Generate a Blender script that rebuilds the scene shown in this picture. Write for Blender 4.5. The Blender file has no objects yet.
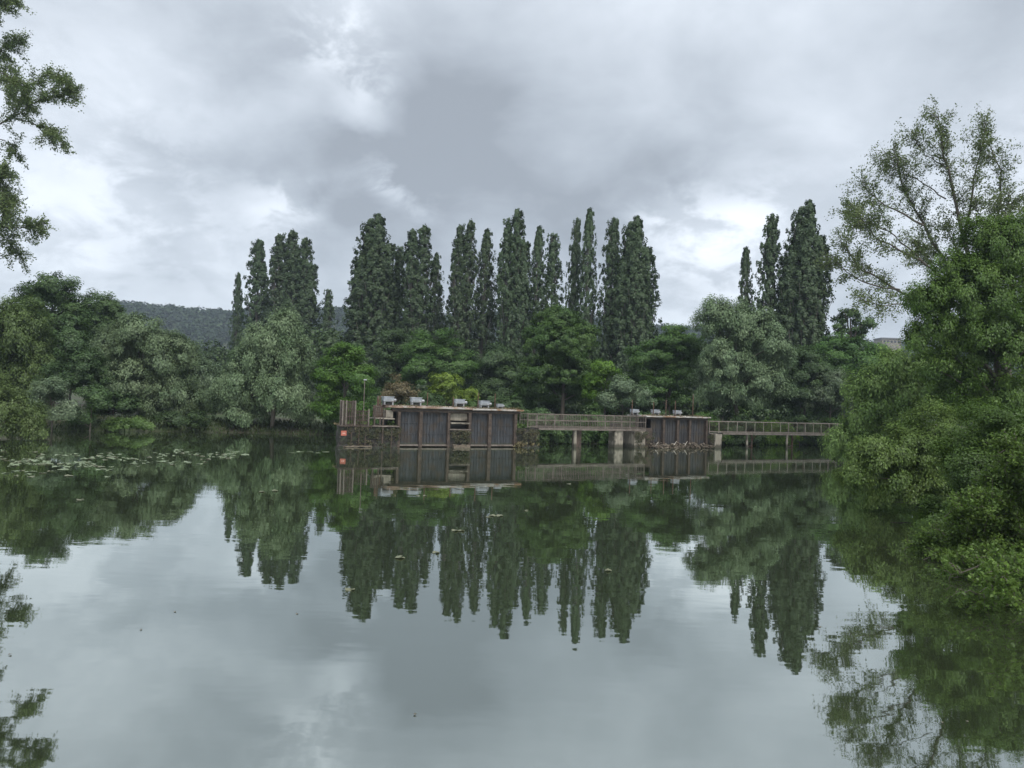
import bpy, bmesh, math, random
import numpy as np
from mathutils import Vector, Matrix

random.seed(7)
rng = np.random.default_rng(11)
scene = bpy.context.scene
COL = scene.collection
R = math.radians

# ------------------------------------------------------------------ camera
F = 770.0
HC = 4.0
PITCH = math.atan(11 / F)
ROLL = 0.035
cF = np.array([0, math.cos(PITCH), math.sin(PITCH)])
R0 = np.array([1.0, 0, 0]); U0 = np.array([0, -math.sin(PITCH), math.cos(PITCH)])
cU = U0 * math.cos(ROLL) - R0 * math.sin(ROLL)
cR = R0 * math.cos(ROLL) + U0 * math.sin(ROLL)

def ray(px, py):
    return cF + cR * (px - 512) / F + cU * (384 - py) / F

def at(px, py, Y):
    d = ray(px, py); t = Y / d[1]
    return np.array([d[0] * t, Y, HC + d[2] * t])

cam_d = bpy.data.cameras.new("camera"); cam = bpy.data.objects.new("camera", cam_d)
COL.objects.link(cam); scene.camera = cam
cam_d.sensor_width = 36; cam_d.lens = 36 * F / 1024
cam_d.clip_start = 0.1; cam_d.clip_end = 8000
cam.matrix_world = Matrix(((cR[0], cU[0], -cF[0], 0), (cR[1], cU[1], -cF[1], 0),
                           (cR[2], cU[2], -cF[2], HC), (0, 0, 0, 1)))

# ------------------------------------------------------------------ tagging
def tag(o, label=None, cat=None, group=None, kind=None):
    if label: o['label'] = label
    if cat: o['category'] = cat
    if group: o['group'] = group
    if kind: o['kind'] = kind
    return o

def empty(name, loc=(0, 0, 0), rz=0.0):
    o = bpy.data.objects.new(name, None); COL.objects.link(o)
    o.empty_display_size = 0.5
    o.location = loc; o.rotation_euler = (0, 0, rz)
    return o

def copy_tree(o, parent=None):
    c = o.copy(); COL.objects.link(c)
    if parent: c.parent = parent
    for ch in list(o.children): copy_tree(ch, c)
    return c

def mesh_np(name, V, Fq, mat, parent=None, attrs=None, smooth=False):
    """V (n,3); Fq (m,3|4) index array -> linked object"""
    V = np.ascontiguousarray(V, dtype=np.float32); Fq = np.ascontiguousarray(Fq, dtype=np.int32)
    me = bpy.data.meshes.new(name)
    k = Fq.shape[1]; m = Fq.shape[0]
    me.vertices.add(len(V)); me.vertices.foreach_set('co', V.ravel())
    me.loops.add(m * k); me.loops.foreach_set('vertex_index', Fq.ravel())
    me.polygons.add(m)
    me.polygons.foreach_set('loop_start', np.arange(m, dtype=np.int32) * k)
    try: me.polygons.foreach_set('loop_total', np.full(m, k, dtype=np.int32))
    except Exception: pass
    me.update(calc_edges=True)
    if attrs:
        for an, av in attrs.items():
            a = me.attributes.new(an, 'FLOAT', 'POINT')
            a.data.foreach_set('value', np.ascontiguousarray(av, dtype=np.float32))
    me.polygons.foreach_set('use_smooth', np.full(m, smooth, dtype=bool))
    me.materials.append(mat)
    o = bpy.data.objects.new(name, me); COL.objects.link(o)
    if parent: o.parent = parent
    return o

class MB:
    """collects boxes and tubes into one mesh"""
    def __init__(s): s.v = []; s.f = []
    def box(s, x0, x1, y0, y1, z0, z1):
        b = len(s.v)
        s.v += [(x0,y0,z0),(x1,y0,z0),(x1,y1,z0),(x0,y1,z0),(x0,y0,z1),(x1,y0,z1),(x1,y1,z1),(x0,y1,z1)]
        s.f += [tuple(b+i for i in q) for q in ((0,3,2,1),(4,5,6,7),(0,1,5,4),(1,2,6,5),(2,3,7,6),(3,0,4,7))]
        return s
    def tube(s, pts, rad, n=6):
        pts = [np.array(p, float) for p in pts]
        if not hasattr(rad, '__len__'): rad = [rad] * len(pts)
        b = len(s.v)
        for i, p in enumerate(pts):
            d = pts[min(i+1, len(pts)-1)] - pts[max(i-1, 0)]
            d /= (np.linalg.norm(d) + 1e-9)
            a = np.array([1.0,0,0]) if abs(d[0]) < .8 else np.array([0,1.0,0])
            t = np.cross(d, a); t /= np.linalg.norm(t); w = np.cross(d, t)
            for k in range(n):
                an = 2*math.pi*k/n
                s.v.append(tuple(p + rad[i]*(t*math.cos(an) + w*math.sin(an))))
        for i in range(len(pts)-1):
            for k in range(n):
                a0 = b+i*n+k; a1 = b+i*n+(k+1) % n
                s.f.append((a0, a1, a1+n, a0+n))
        return s
    def build(s, name, mat, parent=None, bevel=0, smooth=False):
        me = bpy.data.meshes.new(name); me.from_pydata(s.v, [], s.f); me.update()
        me.materials.append(mat)
        if smooth: me.polygons.foreach_set('use_smooth', [True]*len(me.polygons))
        o = bpy.data.objects.new(name, me); COL.objects.link(o)
        if parent: o.parent = parent
        if bevel:
            m = o.modifiers.new('bevel', 'BEVEL'); m.width = bevel; m.segments = 2
        return o

# ------------------------------------------------------------------ materials
def new_mat(name):
    m = bpy.data.materials.new(name); m.use_nodes = True
    nt = m.node_tree; nt.nodes.clear()
    out = nt.nodes.new('ShaderNodeOutputMaterial')
    return m, nt, out

def N(nt, typ, **kw):
    n = nt.nodes.new(typ)
    for k, v in kw.items(): setattr(n, k, v)
    return n

def math_n(nt, op, a, b=None, c=None, clamp=False):
    n = nt.nodes.new('ShaderNodeMath'); n.operation = op; n.use_clamp = clamp
    for i, x in enumerate((a, b, c)):
        if x is None: continue
        if isinstance(x, (int, float)): n.inputs[i].default_value = x
        else: nt.links.new(x, n.inputs[i])
    return n.outputs[0]

def foliage(name, col, col2=None, trans=.3, var=.35, gloss=.025):
    m, nt, out = new_mat(name); L = nt.links.new
    col2 = col2 or tuple(c*1.35 for c in col)
    geo = N(nt, 'ShaderNodeNewGeometry'); at_ = N(nt, 'ShaderNodeAttribute', attribute_name='tint')
    mix = N(nt, 'ShaderNodeMix', data_type='RGBA')
    mix.inputs[6].default_value = (*col, 1); mix.inputs[7].default_value = (*col2, 1)
    L(at_.outputs['Fac'], mix.inputs[0])
    hsv = N(nt, 'ShaderNodeHueSaturation'); hsv.inputs['Saturation'].default_value = 1.12
    L(mix.outputs[2], hsv.inputs['Color'])
    v = math_n(nt, 'MULTIPLY_ADD', geo.outputs['Random Per Island'], 2*var, 1-var)
    oi = N(nt, 'ShaderNodeObjectInfo')
    L(math_n(nt, 'MULTIPLY', v, math_n(nt, 'MULTIPLY_ADD', oi.outputs['Random'], .22, .87)), hsv.inputs['Value'])
    L(math_n(nt, 'MULTIPLY_ADD', oi.outputs['Random'], .012, .495), hsv.inputs['Hue'])
    d = N(nt, 'ShaderNodeBsdfDiffuse'); t = N(nt, 'ShaderNodeBsdfTranslucent')
    g = N(nt, 'ShaderNodeBsdfGlossy'); g.inputs['Roughness'].default_value = .45
    g.inputs['Color'].default_value = (.7, .75, .7, 1)
    L(hsv.outputs[0], d.inputs[0]); L(hsv.outputs[0], t.inputs[0])
    m1 = N(nt, 'ShaderNodeMixShader'); m1.inputs[0].default_value = trans
    L(d.outputs[0], m1.inputs[1]); L(t.outputs[0], m1.inputs[2])
    m2 = N(nt, 'ShaderNodeMixShader'); m2.inputs[0].default_value = gloss
    L(m1.outputs[0], m2.inputs[1]); L(g.outputs[0], m2.inputs[2])
    L(m2.outputs[0], out.inputs[0])
    return m

def rough_mat(name, c1, c2, scale=3, rough=.85, c3=None, streak=False, bump=.3, metallic=0, tide=None):
    m, nt, out = new_mat(name); L = nt.links.new
    tc = N(nt, 'ShaderNodeTexCoord'); mp = N(nt, 'ShaderNodeMapping')
    L(tc.outputs['Object'], mp.inputs[0])
    if streak: mp.inputs['Scale'].default_value = (2.2, 2.2, .25)
    n1 = N(nt, 'ShaderNodeTexNoise'); n1.inputs['Scale'].default_value = scale; n1.inputs['Detail'].default_value = 8
    n1.inputs['Roughness'].default_value = .7
    L(mp.outputs[0], n1.inputs['Vector'])
    cr = N(nt, 'ShaderNodeValToRGB'); e = cr.color_ramp.elements
    e[0].position = .35; e[0].color = (*c1, 1); e[1].position = .65; e[1].color = (*c2, 1)
    L(n1.outputs[0], cr.inputs[0]); col = cr.outputs[0]
    if c3:
        n2 = N(nt, 'ShaderNodeTexNoise'); n2.inputs['Scale'].default_value = scale*.6; n2.inputs['Detail'].default_value = 6
        L(tc.outputs['Object'], n2.inputs['Vector'])
        c_ = N(nt, 'ShaderNodeValToRGB'); c_.color_ramp.elements[0].position = .5; c_.color_ramp.elements[1].position = .62
        L(n2.outputs[0], c_.inputs[0])
        mx = N(nt, 'ShaderNodeMix', data_type='RGBA'); mx.inputs[7].default_value = (*c3, 1)
        L(c_.outputs[0], mx.inputs[0]); L(col, mx.inputs[6]); col = mx.outputs[2]
    if tide:  # algae and mud line left by the water level
        sz = N(nt, 'ShaderNodeSeparateXYZ'); L(tc.outputs['Object'], sz.inputs[0])
        lv = math_n(nt, 'ADD', sz.outputs[2], math_n(nt, 'MULTIPLY', n1.outputs[0], .5))
        mr = N(nt, 'ShaderNodeMapRange'); mr.inputs[1].default_value = .42; mr.inputs[2].default_value = .62
        mr.inputs[3].default_value = 1; mr.inputs[4].default_value = 0; L(lv, mr.inputs[0])
        mt = N(nt, 'ShaderNodeMix', data_type='RGBA'); mt.inputs[7].default_value = (*tide, 1)
        L(mr.outputs[0], mt.inputs[0]); L(col, mt.inputs[6]); col = mt.outputs[2]
    p = N(nt, 'ShaderNodeBsdfPrincipled'); p.inputs['Roughness'].default_value = rough
    p.inputs['Metallic'].default_value = metallic
    L(col, p.inputs['Base Color'])
    if bump:
        b = N(nt, 'ShaderNodeBump'); b.inputs['Strength'].default_value = bump; b.inputs['Distance'].default_value = .03
        L(n1.outputs[0], b.inputs['Height']); L(b.outputs[0], p.inputs['Normal'])
    L(p.outputs[0], out.inputs[0])
    return m

M = {}
M['bark'] = rough_mat('bark', (.05, .042, .033), (.11, .095, .075), 4, streak=True)
M['bark_grey'] = rough_mat('bark_grey', (.07, .065, .055), (.16, .15, .13), 4, streak=True)
M['poplar'] = foliage('poplar_leaves', (.046, .072, .036), (.078, .110, .058), .22)
M['willow_grey'] = foliage('willow_grey_leaves', (.106, .152, .082), (.182, .232, .136), .25)
M['willow_olive'] = foliage('willow_olive_leaves', (.070, .100, .036), (.110, .150, .056), .3)
M['willow_light'] = foliage('willow_light_leaves', (.125, .190, .060), (.200, .275, .100), .35)
M['maple'] = foliage('maple_leaves', (.048, .092, .028), (.085, .145, .044), .25)
M['vivid'] = foliage('vivid_maple_leaves', (.060, .120, .030), (.105, .180, .048), .3)
M['broad'] = foliage('broad_leaves', (.060, .105, .042), (.105, .160, .068), .25)
M['dark'] = foliage('dark_leaves', (.040, .066, .028), (.068, .104, .044), .2)
M['grey_shrub'] = foliage('grey_shrub_leaves', (.085, .122, .070), (.150, .190, .118), .25)
M['brown_shrub'] = foliage('brown_shrub_leaves', (0.137, 0.122, 0.069), (0.165, 0.138, 0.084), .25)
M['lime'] = foliage('lime_leaves', (.135, .200, .042), (.20, .28, .07), .35)
M['fresh'] = foliage('fresh_leaves', (0.082, 0.159, 0.030), (0.137, 0.221, 0.048), .35)
M['near_fresh'] = foliage('near_fresh_leaves', (.088, .138, .040), (.140, .195, .065), .35)
M['airy'] = foliage('airy_leaves', (0.085, 0.122, 0.046), (0.165, 0.207, 0.091), .35)
M['near'] = foliage('near_leaves', (.066, .110, .028), (.112, .166, .046), .35)
M['near_dark'] = foliage('near_dark_leaves', (0.046, 0.083, 0.021), (0.079, 0.130, 0.034), .3)
M['reed'] = foliage('reed_leaves', (.075, .12, .040), (.12, .17, .06), .3)
M['far'] = foliage('far_wood_leaves', (.024, .038, .024), (.052, .070, .042), .1, gloss=0)

M['concrete'] = rough_mat('stained_concrete', (.16, .14, .11), (.30, .27, .22), 2.2, c3=(.08, .07, .055), streak=True, tide=(.055, .05, .035))
M['stone_dark'] = rough_mat('wet_dark_stone', (.006, .0055, .005), (.040, .034, .027), 3.6, c3=(.022, .028, .014), bump=1.0)
M['rust'] = rough_mat('rusted_steel', (.045, .026, .018), (.14, .075, .045), 3, rough=.8, c3=(.12, .10, .08))
M['rust_brown'] = rough_mat('brown_steel', (.025, .019, .015), (.085, .06, .044), 4, rough=.85)
M['slab'] = rough_mat('weathered_slab', (.22, .21, .19), (.42, .40, .37), 2, c3=(.20, .12, .07))
M['slab_rust'] = rough_mat('rust_stained_slab', (.16, .10, .07), (.30, .22, .17), 2, c3=(.32, .30, .28))
M['gate'] = rough_mat('grey_gate_steel', (.010, .011, .013), (.048, .052, .058), 3.2, rough=.7, c3=(.036, .028, .022), streak=True, tide=(.05, .055, .035))
M['gate_dark'] = rough_mat('dark_gate_steel', (.016, .016, .018), (.058, .058, .060), 2.5, rough=.7, c3=(.050, .040, .030), streak=True)
M['rail'] = rough_mat('weathered_rail', (.075, .06, .048), (.165, .14, .118), 3, rough=.7)
M['rail_pale'] = rough_mat('pale_worn_rail', (.15, .13, .10), (.28, .25, .21), 3, rough=.7)
M['white'] = rough_mat('pale_grey_paint', (.20, .225, .25), (.40, .43, .46), 3, rough=.5, c3=(.24, .21, .18), bump=.05)
M['black'] = rough_mat('dark_metal_and_shade', (.015, .015, .015), (.04, .038, .035), 4, rough=.6)  # dark metal parts, and the painted shade of the recess blocks
M['galv'] = rough_mat('galvanised', (.24, .25, .26), (.36, .37, .38), 4, rough=.5, metallic=.4)
M['orange'] = rough_mat('orange_red_sign', (.28, .075, .045), (.40, .12, .08), 2, rough=.5, bump=0)
M['signwhite'] = rough_mat('sign_white', (.6, .5, .45), (.7, .6, .55), 4, rough=.5, bump=0)
M['pad'] = rough_mat('lily_leaf', (.085, .12, .055), (.165, .205, .11), 3, rough=.35, bump=.1)
M['pad_dull'] = rough_mat('lily_leaf_dull', (.07, .085, .04), (.13, .13, .07), 3, rough=.4, bump=.1)
M['deadleaf'] = rough_mat('dead_leaf', (.05, .045, .03), (.13, .12, .08), 8, rough=.6, bump=0)
M['driftwood'] = rough_mat('driftwood', (.38, .35, .30), (.60, .56, .50), 5)
M['debris'] = rough_mat('debris', (.07, .055, .04), (.16, .13, .095), 5)
M['housewhite'] = rough_mat('pale_render', (.55, .55, .53), (.68, .68, .66), 1, bump=0)
M['roof'] = rough_mat('grey_roof', (.12, .12, .12), (.2, .2, .2), 2)
M['glass'] = rough_mat('window_glass', (.02, .025, .03), (.04, .045, .05), 1, rough=.1, bump=0)

# ground
def ground_mat():
    m, nt, out = new_mat('ground_earth_grass'); L = nt.links.new
    tc = N(nt, 'ShaderNodeTexCoord')
    n1 = N(nt, 'ShaderNodeTexNoise'); n1.inputs['Scale'].default_value = .25; n1.inputs['Detail'].default_value = 10
    L(tc.outputs['Object'], n1.inputs['Vector'])
    cr = N(nt, 'ShaderNodeValToRGB'); e = cr.color_ramp.elements
    e[0].position = .35; e[0].color = (.045, .04, .025, 1); e[1].position = .6; e[1].color = (.045, .07, .025, 1)
    L(n1.outputs[0], cr.inputs[0])
    p = N(nt, 'ShaderNodeBsdfPrincipled'); p.inputs['Roughness'].default_value = .95
    L(cr.outputs[0], p.inputs['Base Color'])
    b = N(nt, 'ShaderNodeBump'); b.inputs['Strength'].default_value = .6; b.inputs['Distance'].default_value = .2
    L(n1.outputs[0], b.inputs['Height']); L(b.outputs[0], p.inputs['Normal'])
    L(p.outputs[0], out.inputs[0]); return m
M['ground'] = ground_mat()

def water_mat():
    m, nt, out = new_mat('pond_water'); L = nt.links.new
    tc = N(nt, 'ShaderNodeTexCoord')
    # body: murky suspended silt
    n0 = N(nt, 'ShaderNodeTexNoise'); n0.inputs['Scale'].default_value = .05; n0.inputs['Detail'].default_value = 3
    L(tc.outputs['Object'], n0.inputs['Vector'])
    cr = N(nt, 'ShaderNodeValToRGB'); e = cr.color_ramp.elements
    e[0].position = .3; e[0].color = (.020, .027, .012, 1); e[1].position = .7; e[1].color = (.030, .037, .018, 1)
    L(n0.outputs[0], cr.inputs[0])
    # ripples: long low swell + fine ripple, strength varying over the pond (breeze patches)
    mp = N(nt, 'ShaderNodeMapping'); mp.inputs['Scale'].default_value = (.55, 1.25, 1); mp.inputs['Rotation'].default_value = (0, 0, R(-6))
    L(tc.outputs['Object'], mp.inputs[0])
    r1 = N(nt, 'ShaderNodeTexNoise'); r1.inputs['Scale'].default_value = 1.1; r1.inputs['Detail'].default_value = 2.0; r1.inputs['Roughness'].default_value = .5
    r2 = N(nt, 'ShaderNodeTexNoise'); r2.inputs['Scale'].default_value = 5.0; r2.inputs['Detail'].default_value = 2.0
    L(mp.outputs[0], r1.inputs['Vector']); L(mp.outputs[0], r2.inputs['Vector'])
    pn = N(nt, 'ShaderNodeTexNoise'); pn.inputs['Scale'].default_value = .06; pn.inputs['Detail'].default_value = 3
    mp2 = N(nt, 'ShaderNodeMapping'); mp2.inputs['Scale'].default_value = (.6, 1.6, 1); mp2.inputs['Location'].default_value = (3.1, .7, 0)
    L(tc.outputs['Object'], mp2.inputs[0]); L(mp2.outputs[0], pn.inputs['Vector'])
    patch = N(nt, 'ShaderNodeMapRange'); patch.inputs[1].default_value = .5; patch.inputs[2].default_value = .72
    patch.inputs[3].default_value = .35; patch.inputs[4].default_value = 1.6
    L(pn.outputs[0], patch.inputs[0])
    # breeze patch in front of the right-hand gates
    sx = N(nt, 'ShaderNodeSeparateXYZ'); L(tc.outputs['Object'], sx.inputs[0])
    dx = math_n(nt, 'MULTIPLY', math_n(nt, 'SUBTRACT', sx.outputs[0], 12.5), 1/5.5)
    dy = math_n(nt, 'MULTIPLY', math_n(nt, 'SUBTRACT', sx.outputs[1], 51), 1/8.0)
    d2 = math_n(nt, 'ADD', math_n(nt, 'MULTIPLY', dx, dx), math_n(nt, 'MULTIPLY', dy, dy))
    gp = math_n(nt, 'MULTIPLY', math_n(nt, 'EXPONENT', math_n(nt, 'MULTIPLY', d2, -1)), 3.5)
    h = math_n(nt, 'ADD', math_n(nt, 'MULTIPLY', r1.outputs[0], 1.0),
               math_n(nt, 'MULTIPLY', r2.outputs[0], math_n(nt, 'MULTIPLY', math_n(nt, 'ADD', patch.outputs[0], gp), .10)))
    b = N(nt, 'ShaderNodeBump'); b.inputs['Strength'].default_value = 1.0; b.inputs['Distance'].default_value = WAVE
    L(h, b.inputs['Height'])
    d = N(nt, 'ShaderNodeBsdfDiffuse'); L(cr.outputs[0], d.inputs[0])
    g = N(nt, 'ShaderNodeBsdfGlossy'); g.inputs['Roughness'].default_value = .018
    g.inputs['Color'].default_value = (.90, .95, .925, 1)
    L(b.outputs[0], g.inputs['Normal'])
    fr = N(nt, 'ShaderNodeFresnel'); fr.inputs['IOR'].default_value = 1.45
    L(b.outputs[0], fr.inputs['Normal'])
    fac = math_n(nt, 'MULTIPLY_ADD', fr.outputs[0], .52, .46, clamp=True)
    mx = N(nt, 'ShaderNodeMixShader'); L(fac, mx.inputs[0]); L(d.outputs[0], mx.inputs[1]); L(g.outputs[0], mx.inputs[2])
    L(mx.outputs[0], out.inputs[0]); return m
WAVE = .0028
M['water'] = water_mat()

# ------------------------------------------------------------------ world
def build_world():
    w = bpy.data.worlds.new('World'); scene.world = w; w.use_nodes = True
    nt = w.node_tree; nt.nodes.clear(); L = nt.links.new
    out = N(nt, 'ShaderNodeOutputWorld'); bg = N(nt, 'ShaderNodeBackground'); bg.inputs[1].default_value = .1
    sky = N(nt, 'ShaderNodeTexSky', sky_type='NISHITA', sun_disc=False)
    sky.sun_elevation = R(52); sky.sun_rotation = R(SUN_ROT)
    tc = N(nt, 'ShaderNodeTexCoord')
    sep = N(nt, 'ShaderNodeSeparateXYZ'); L(tc.outputs['Generated'], sep.inputs[0])
    # cloud layer: direction projected on a high plane
    zz = math_n(nt, 'ADD', math_n(nt, 'MAXIMUM', sep.outputs[2], 0.0), .42)
    cx = math_n(nt, 'DIVIDE', sep.outputs[0], zz); cy = math_n(nt, 'DIVIDE', sep.outputs[1], zz)
    cmb = N(nt, 'ShaderNodeCombineXYZ'); L(cx, cmb.inputs[0]); L(cy, cmb.inputs[1])
    def noise(scale, det, rough, loc, dist=0):
        mp = N(nt, 'ShaderNodeMapping'); mp.inputs['Location'].default_value = loc
        L(cmb.outputs[0], mp.inputs[0])
        n = N(nt, 'ShaderNodeTexNoise'); n.inputs['Scale'].default_value = scale; n.inputs['Detail'].default_value = det
        n.inputs['Roughness'].default_value = rough; n.inputs['Distortion'].default_value = dist
        L(mp.outputs[0], n.inputs['Vector']); return n
    big = noise(1.3, 5, .5, (2.3, 1.1, 0), .3); fine = noise(4.2, 9, .56, (5, 3, 0), .2)
    # warped direction for the large named masses
    wn = noise(1.8, 4, .5, (9, 4, 0))
    wsub = N(nt, 'ShaderNodeVectorMath', operation='SUBTRACT'); L(wn.outputs[1], wsub.inputs[0]); wsub.inputs[1].default_value = (.5, .5, .5)
    wsc = N(nt, 'ShaderNodeVectorMath', operation='SCALE'); L(wsub.outputs[0], wsc.inputs[0]); wsc.inputs['Scale'].default_value = .17
    wad = N(nt, 'ShaderNodeVectorMath', operation='ADD'); L(tc.outputs['Generated'], wad.inputs[0]); L(wsc.outputs[0], wad.inputs[1])
    val = math_n(nt, 'MULTIPLY_ADD', math_n(nt, 'SUBTRACT', big.outputs[0], .5), .30, BASE)
    val = math_n(nt, 'MULTIPLY_ADD', math_n(nt, 'SUBTRACT', fine.outputs[0], .5), .34, val)
    rg = noise(7.5, 8, .6, (1, 7, 0), .3)
    rr = N(nt, 'ShaderNodeMapRange', interpolation_type='SMOOTHSTEP'); rr.inputs[1].default_value = .40; rr.inputs[2].default_value = .60
    rr.inputs[3].default_value = .25; rr.inputs[4].default_value = 1.25
    L(rg.outputs[0], rr.inputs[0]); rag = rr.outputs[0]
    for (px, py, rad, amp) in CLOUDS:
        d = ray(px, py); d = d / np.linalg.norm(d)
        dot = N(nt, 'ShaderNodeVectorMath', operation='DISTANCE')
        L(wad.outputs[0], dot.inputs[0]); dot.inputs[1].default_value = tuple(d)
        q = math_n(nt, 'MULTIPLY', dot.outputs['Value'], F / rad)
        e = math_n(nt, 'EXPONENT', math_n(nt, 'MULTIPLY', math_n(nt, 'MULTIPLY', q, q), -1))
        if amp > .05 or rad < 50: e = math_n(nt, 'MULTIPLY', e, rag)
        val = math_n(nt, 'MULTIPLY_ADD', e, amp*1.5, val)
    # overcast luminance grows towards the zenith
    zen = N(nt, 'ShaderNodeMapRange'); zen.inputs[1].default_value = .5; zen.inputs[2].default_value = 1
    zen.inputs[3].default_value = 0; zen.inputs[4].default_value = .62
    L(sep.outputs[2], zen.inputs[0])
    val = math_n(nt, 'ADD', val, zen.outputs[0])
    val = math_n(nt, 'MAXIMUM', val, .22)
    cr = N(nt, 'ShaderNodeValToRGB'); e = cr.color_ramp.elements
    e[0].position = .28; e[0].color = (.865, .957, 1.07, 1); e[1].position = .68; e[1].color = (.94, .99, 1.055, 1)
    L(val, cr.inputs[0])
    vs = N(nt, 'ShaderNodeVectorMath', operation='SCALE'); L(cr.outputs[0], vs.inputs[0])
    L(math_n(nt, 'MULTIPLY', val, 10.0), vs.inputs['Scale'])
    mx = N(nt, 'ShaderNodeMix', data_type='RGBA'); mx.inputs[0].default_value = .95
    L(sky.outputs[0], mx.inputs[6]); L(vs.outputs[0], mx.inputs[7])
    L(mx.outputs[2], bg.inputs[0]); L(bg.outputs[0], out.inputs[0])
BASE = .400
SUN_ROT = 160
CLOUDS = [  # pixel centre, radius in px, brightness added
    (410, 165, 110, -.11), (470, 120, 80, -.05), (620, 200, 120, -.09), (720, 150, 90, -.04),
    (190, 130, 90, -.04), (990, 90, 120, -.02), (860, 60, 140, .02),
    (330, 48, 42, .19), (362, 100, 22, .08), (283, 205, 32, .16), (390, 172, 26, .13), (420, 200, 20, .06),
    (150, 180, 60, .06), (60, 250, 150, .06), (690, 258, 65, .11), (745, 235, 50, .08), (1010, 190, 55, .08),
    (640, 235, 25, .06), (240, 285, 60, .05), (600, 40, 110, .03)]
build_world()
sd = bpy.data.lights.new('sun', 'SUN'); so = bpy.data.objects.new('sun', sd); COL.objects.link(so)
sd.energy = 1.5; sd.angle = R(25); sd.color = (1, .965, .91)
el, rot = R(52), R(SUN_ROT)
sdir = Vector((math.sin(rot)*math.cos(el), math.cos(rot)*math.cos(el), math.sin(el)))
so.rotation_euler = sdir.to_track_quat('Z', 'Y').to_euler()

scene.view_settings.view_transform = 'Standard'; scene.view_settings.look = 'None'
scene.view_settings.gamma = 1; scene.view_settings.exposure = 0.98
cy = scene.cycles
cy.use_denoising = True
cy.max_bounces = 5; cy.diffuse_bounces = 2; cy.glossy_bounces = 3; cy.transmission_bounces = 3
cy.volume_bounces = 0; cy.transparent_max_bounces = 4
cy.sample_clamp_indirect = 4

# ------------------------------------------------------------------ ground and water
POND = np.array([(-90, -60), (-80, 10), (-48, 36), (-36, 50), (-38, 58), (-30, 62.5), (-22, 65.5), (-14, 66.5), (-8, 65), (0, 64.5),
                 (7, 66.8), (22, 75), (32, 80), (50, 88), (48, 76), (36, 68), (30, 55), (24.5, 42), (19, 30), (15, 20), (13.5, 13),
                 (15, 0), (30, -60)], float)

def sdist(P):
    """signed distance to the pond polygon, positive outside"""
    n = len(POND); d = np.full(len(P), 1e9); inside = np.zeros(len(P), bool)
    for i in range(n):
        a = POND[i]; b = POND[(i+1) % n]; e = b - a; w = P - a
        t = np.clip((w @ e) / (e @ e), 0, 1)
        d = np.minimum(d, np.linalg.norm(w - t[:, None]*e, axis=1))
        c1 = (a[1] <= P[:, 1]) & (b[1] > P[:, 1]); c2 = (a[1] > P[:, 1]) & (b[1] <= P[:, 1])
        cr = e[0]*w[:, 1] - e[1]*w[:, 0]
        inside ^= (c1 & (cr > 0)) | (c2 & (cr < 0))
    return np.where(inside, -d, d)

RX = np.array([-1500, -450, -370, -300, -150, 0, 130, 260, 355, 460, 700, 1500], float)
RH = np.array([40, 60, 79, 80, 82, 78, 74, 72, 71, 68, 62, 55], float)
def hill_h(X, Y):
    ridge = np.interp(X * 740 / np.maximum(Y, 500), RX, RH)
    t = np.clip((Y - 430) / 310, 0, 1); t = t*t*(3-2*t)
    wob = 4*np.sin(X*.011+1) * t + 2.5*np.sin(X*.031+Y*.01)*t
    return (ridge - 10) * t + wob

def ground_h(X, Y):
    P = np.stack([X, Y], 1); s = sdist(P)
    base = np.where(s < 0, np.maximum(s*.45, -2.2), np.minimum(s*.35, .9) + .25*np.sin(X*.4)*np.sin(Y*.37)*np.clip(s/4, 0, 1))
    base = base + np.clip((s-3)/40, 0, 1)*.8
    return base + hill_h(X, Y)

gx = np.concatenate([np.linspace(-2500, -400, 22), np.linspace(-380, -90, 24), np.linspace(-88, 88, 118), np.linspace(92, 380, 24), np.linspace(400, 2500, 22)])
gy = np.concatenate([np.linspace(-400, -40, 10), np.linspace(-36, 130, 110), np.linspace(134, 420, 20), np.linspace(430, 820, 40), np.linspace(860, 3000, 14)])
GX, GY = np.meshgrid(gx, gy); GZ = ground_h(GX.ravel(), GY.ravel())
V = np.stack([GX.ravel(), GY.ravel(), GZ], 1); nx, ny = len(gx), len(gy)
I = np.arange((ny-1)*(nx-1)); r_, c_ = I // (nx-1), I % (nx-1); b0 = r_*nx + c_
g = mesh_np('ground', V, np.stack([b0, b0+1, b0+nx+1, b0+nx], 1), M['ground'], smooth=True)
tag(g, kind='structure')
wm = MB(); wm.v = [(-140, -90, 0), (110, -90, 0), (110, 120, 0), (-140, 120, 0)]; wm.f = [(0, 1, 2, 3)]
tag(wm.build('water', M['water']), kind='structure')

# ------------------------------------------------------------------ leaves
def unit(n):
    v = rng.normal(size=(n, 3)); return v / np.linalg.norm(v, axis=1, keepdims=True)

def leaf_quads(C, Nrm, size, aspect, axis=None, tint=None, jitter=.6):
    """rhombic leaves with centre C, rough normal Nrm, long axis near axis"""
    n = len(C)
    nr = Nrm + unit(n)*jitter; nr /= np.linalg.norm(nr, axis=1, keepdims=True) + 1e-9
    a = unit(n) if axis is None else axis + unit(n)*.45
    t = a - (a*nr).sum(1, keepdims=True)*nr; t /= np.linalg.norm(t, axis=1, keepdims=True) + 1e-9
    b = np.cross(nr, t)
    s = (size*rng.uniform(.6, 1.3, n))[:, None]
    V = np.stack([C - t*s*aspect, C + b*s, C + t*s*aspect, C - b*s], 1).reshape(-1, 3)
    Fq = np.arange(4*n).reshape(n, 4)
    return V, Fq, {'tint': np.repeat(tint if tint is not None else np.full(n, .5), 4)}

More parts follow.
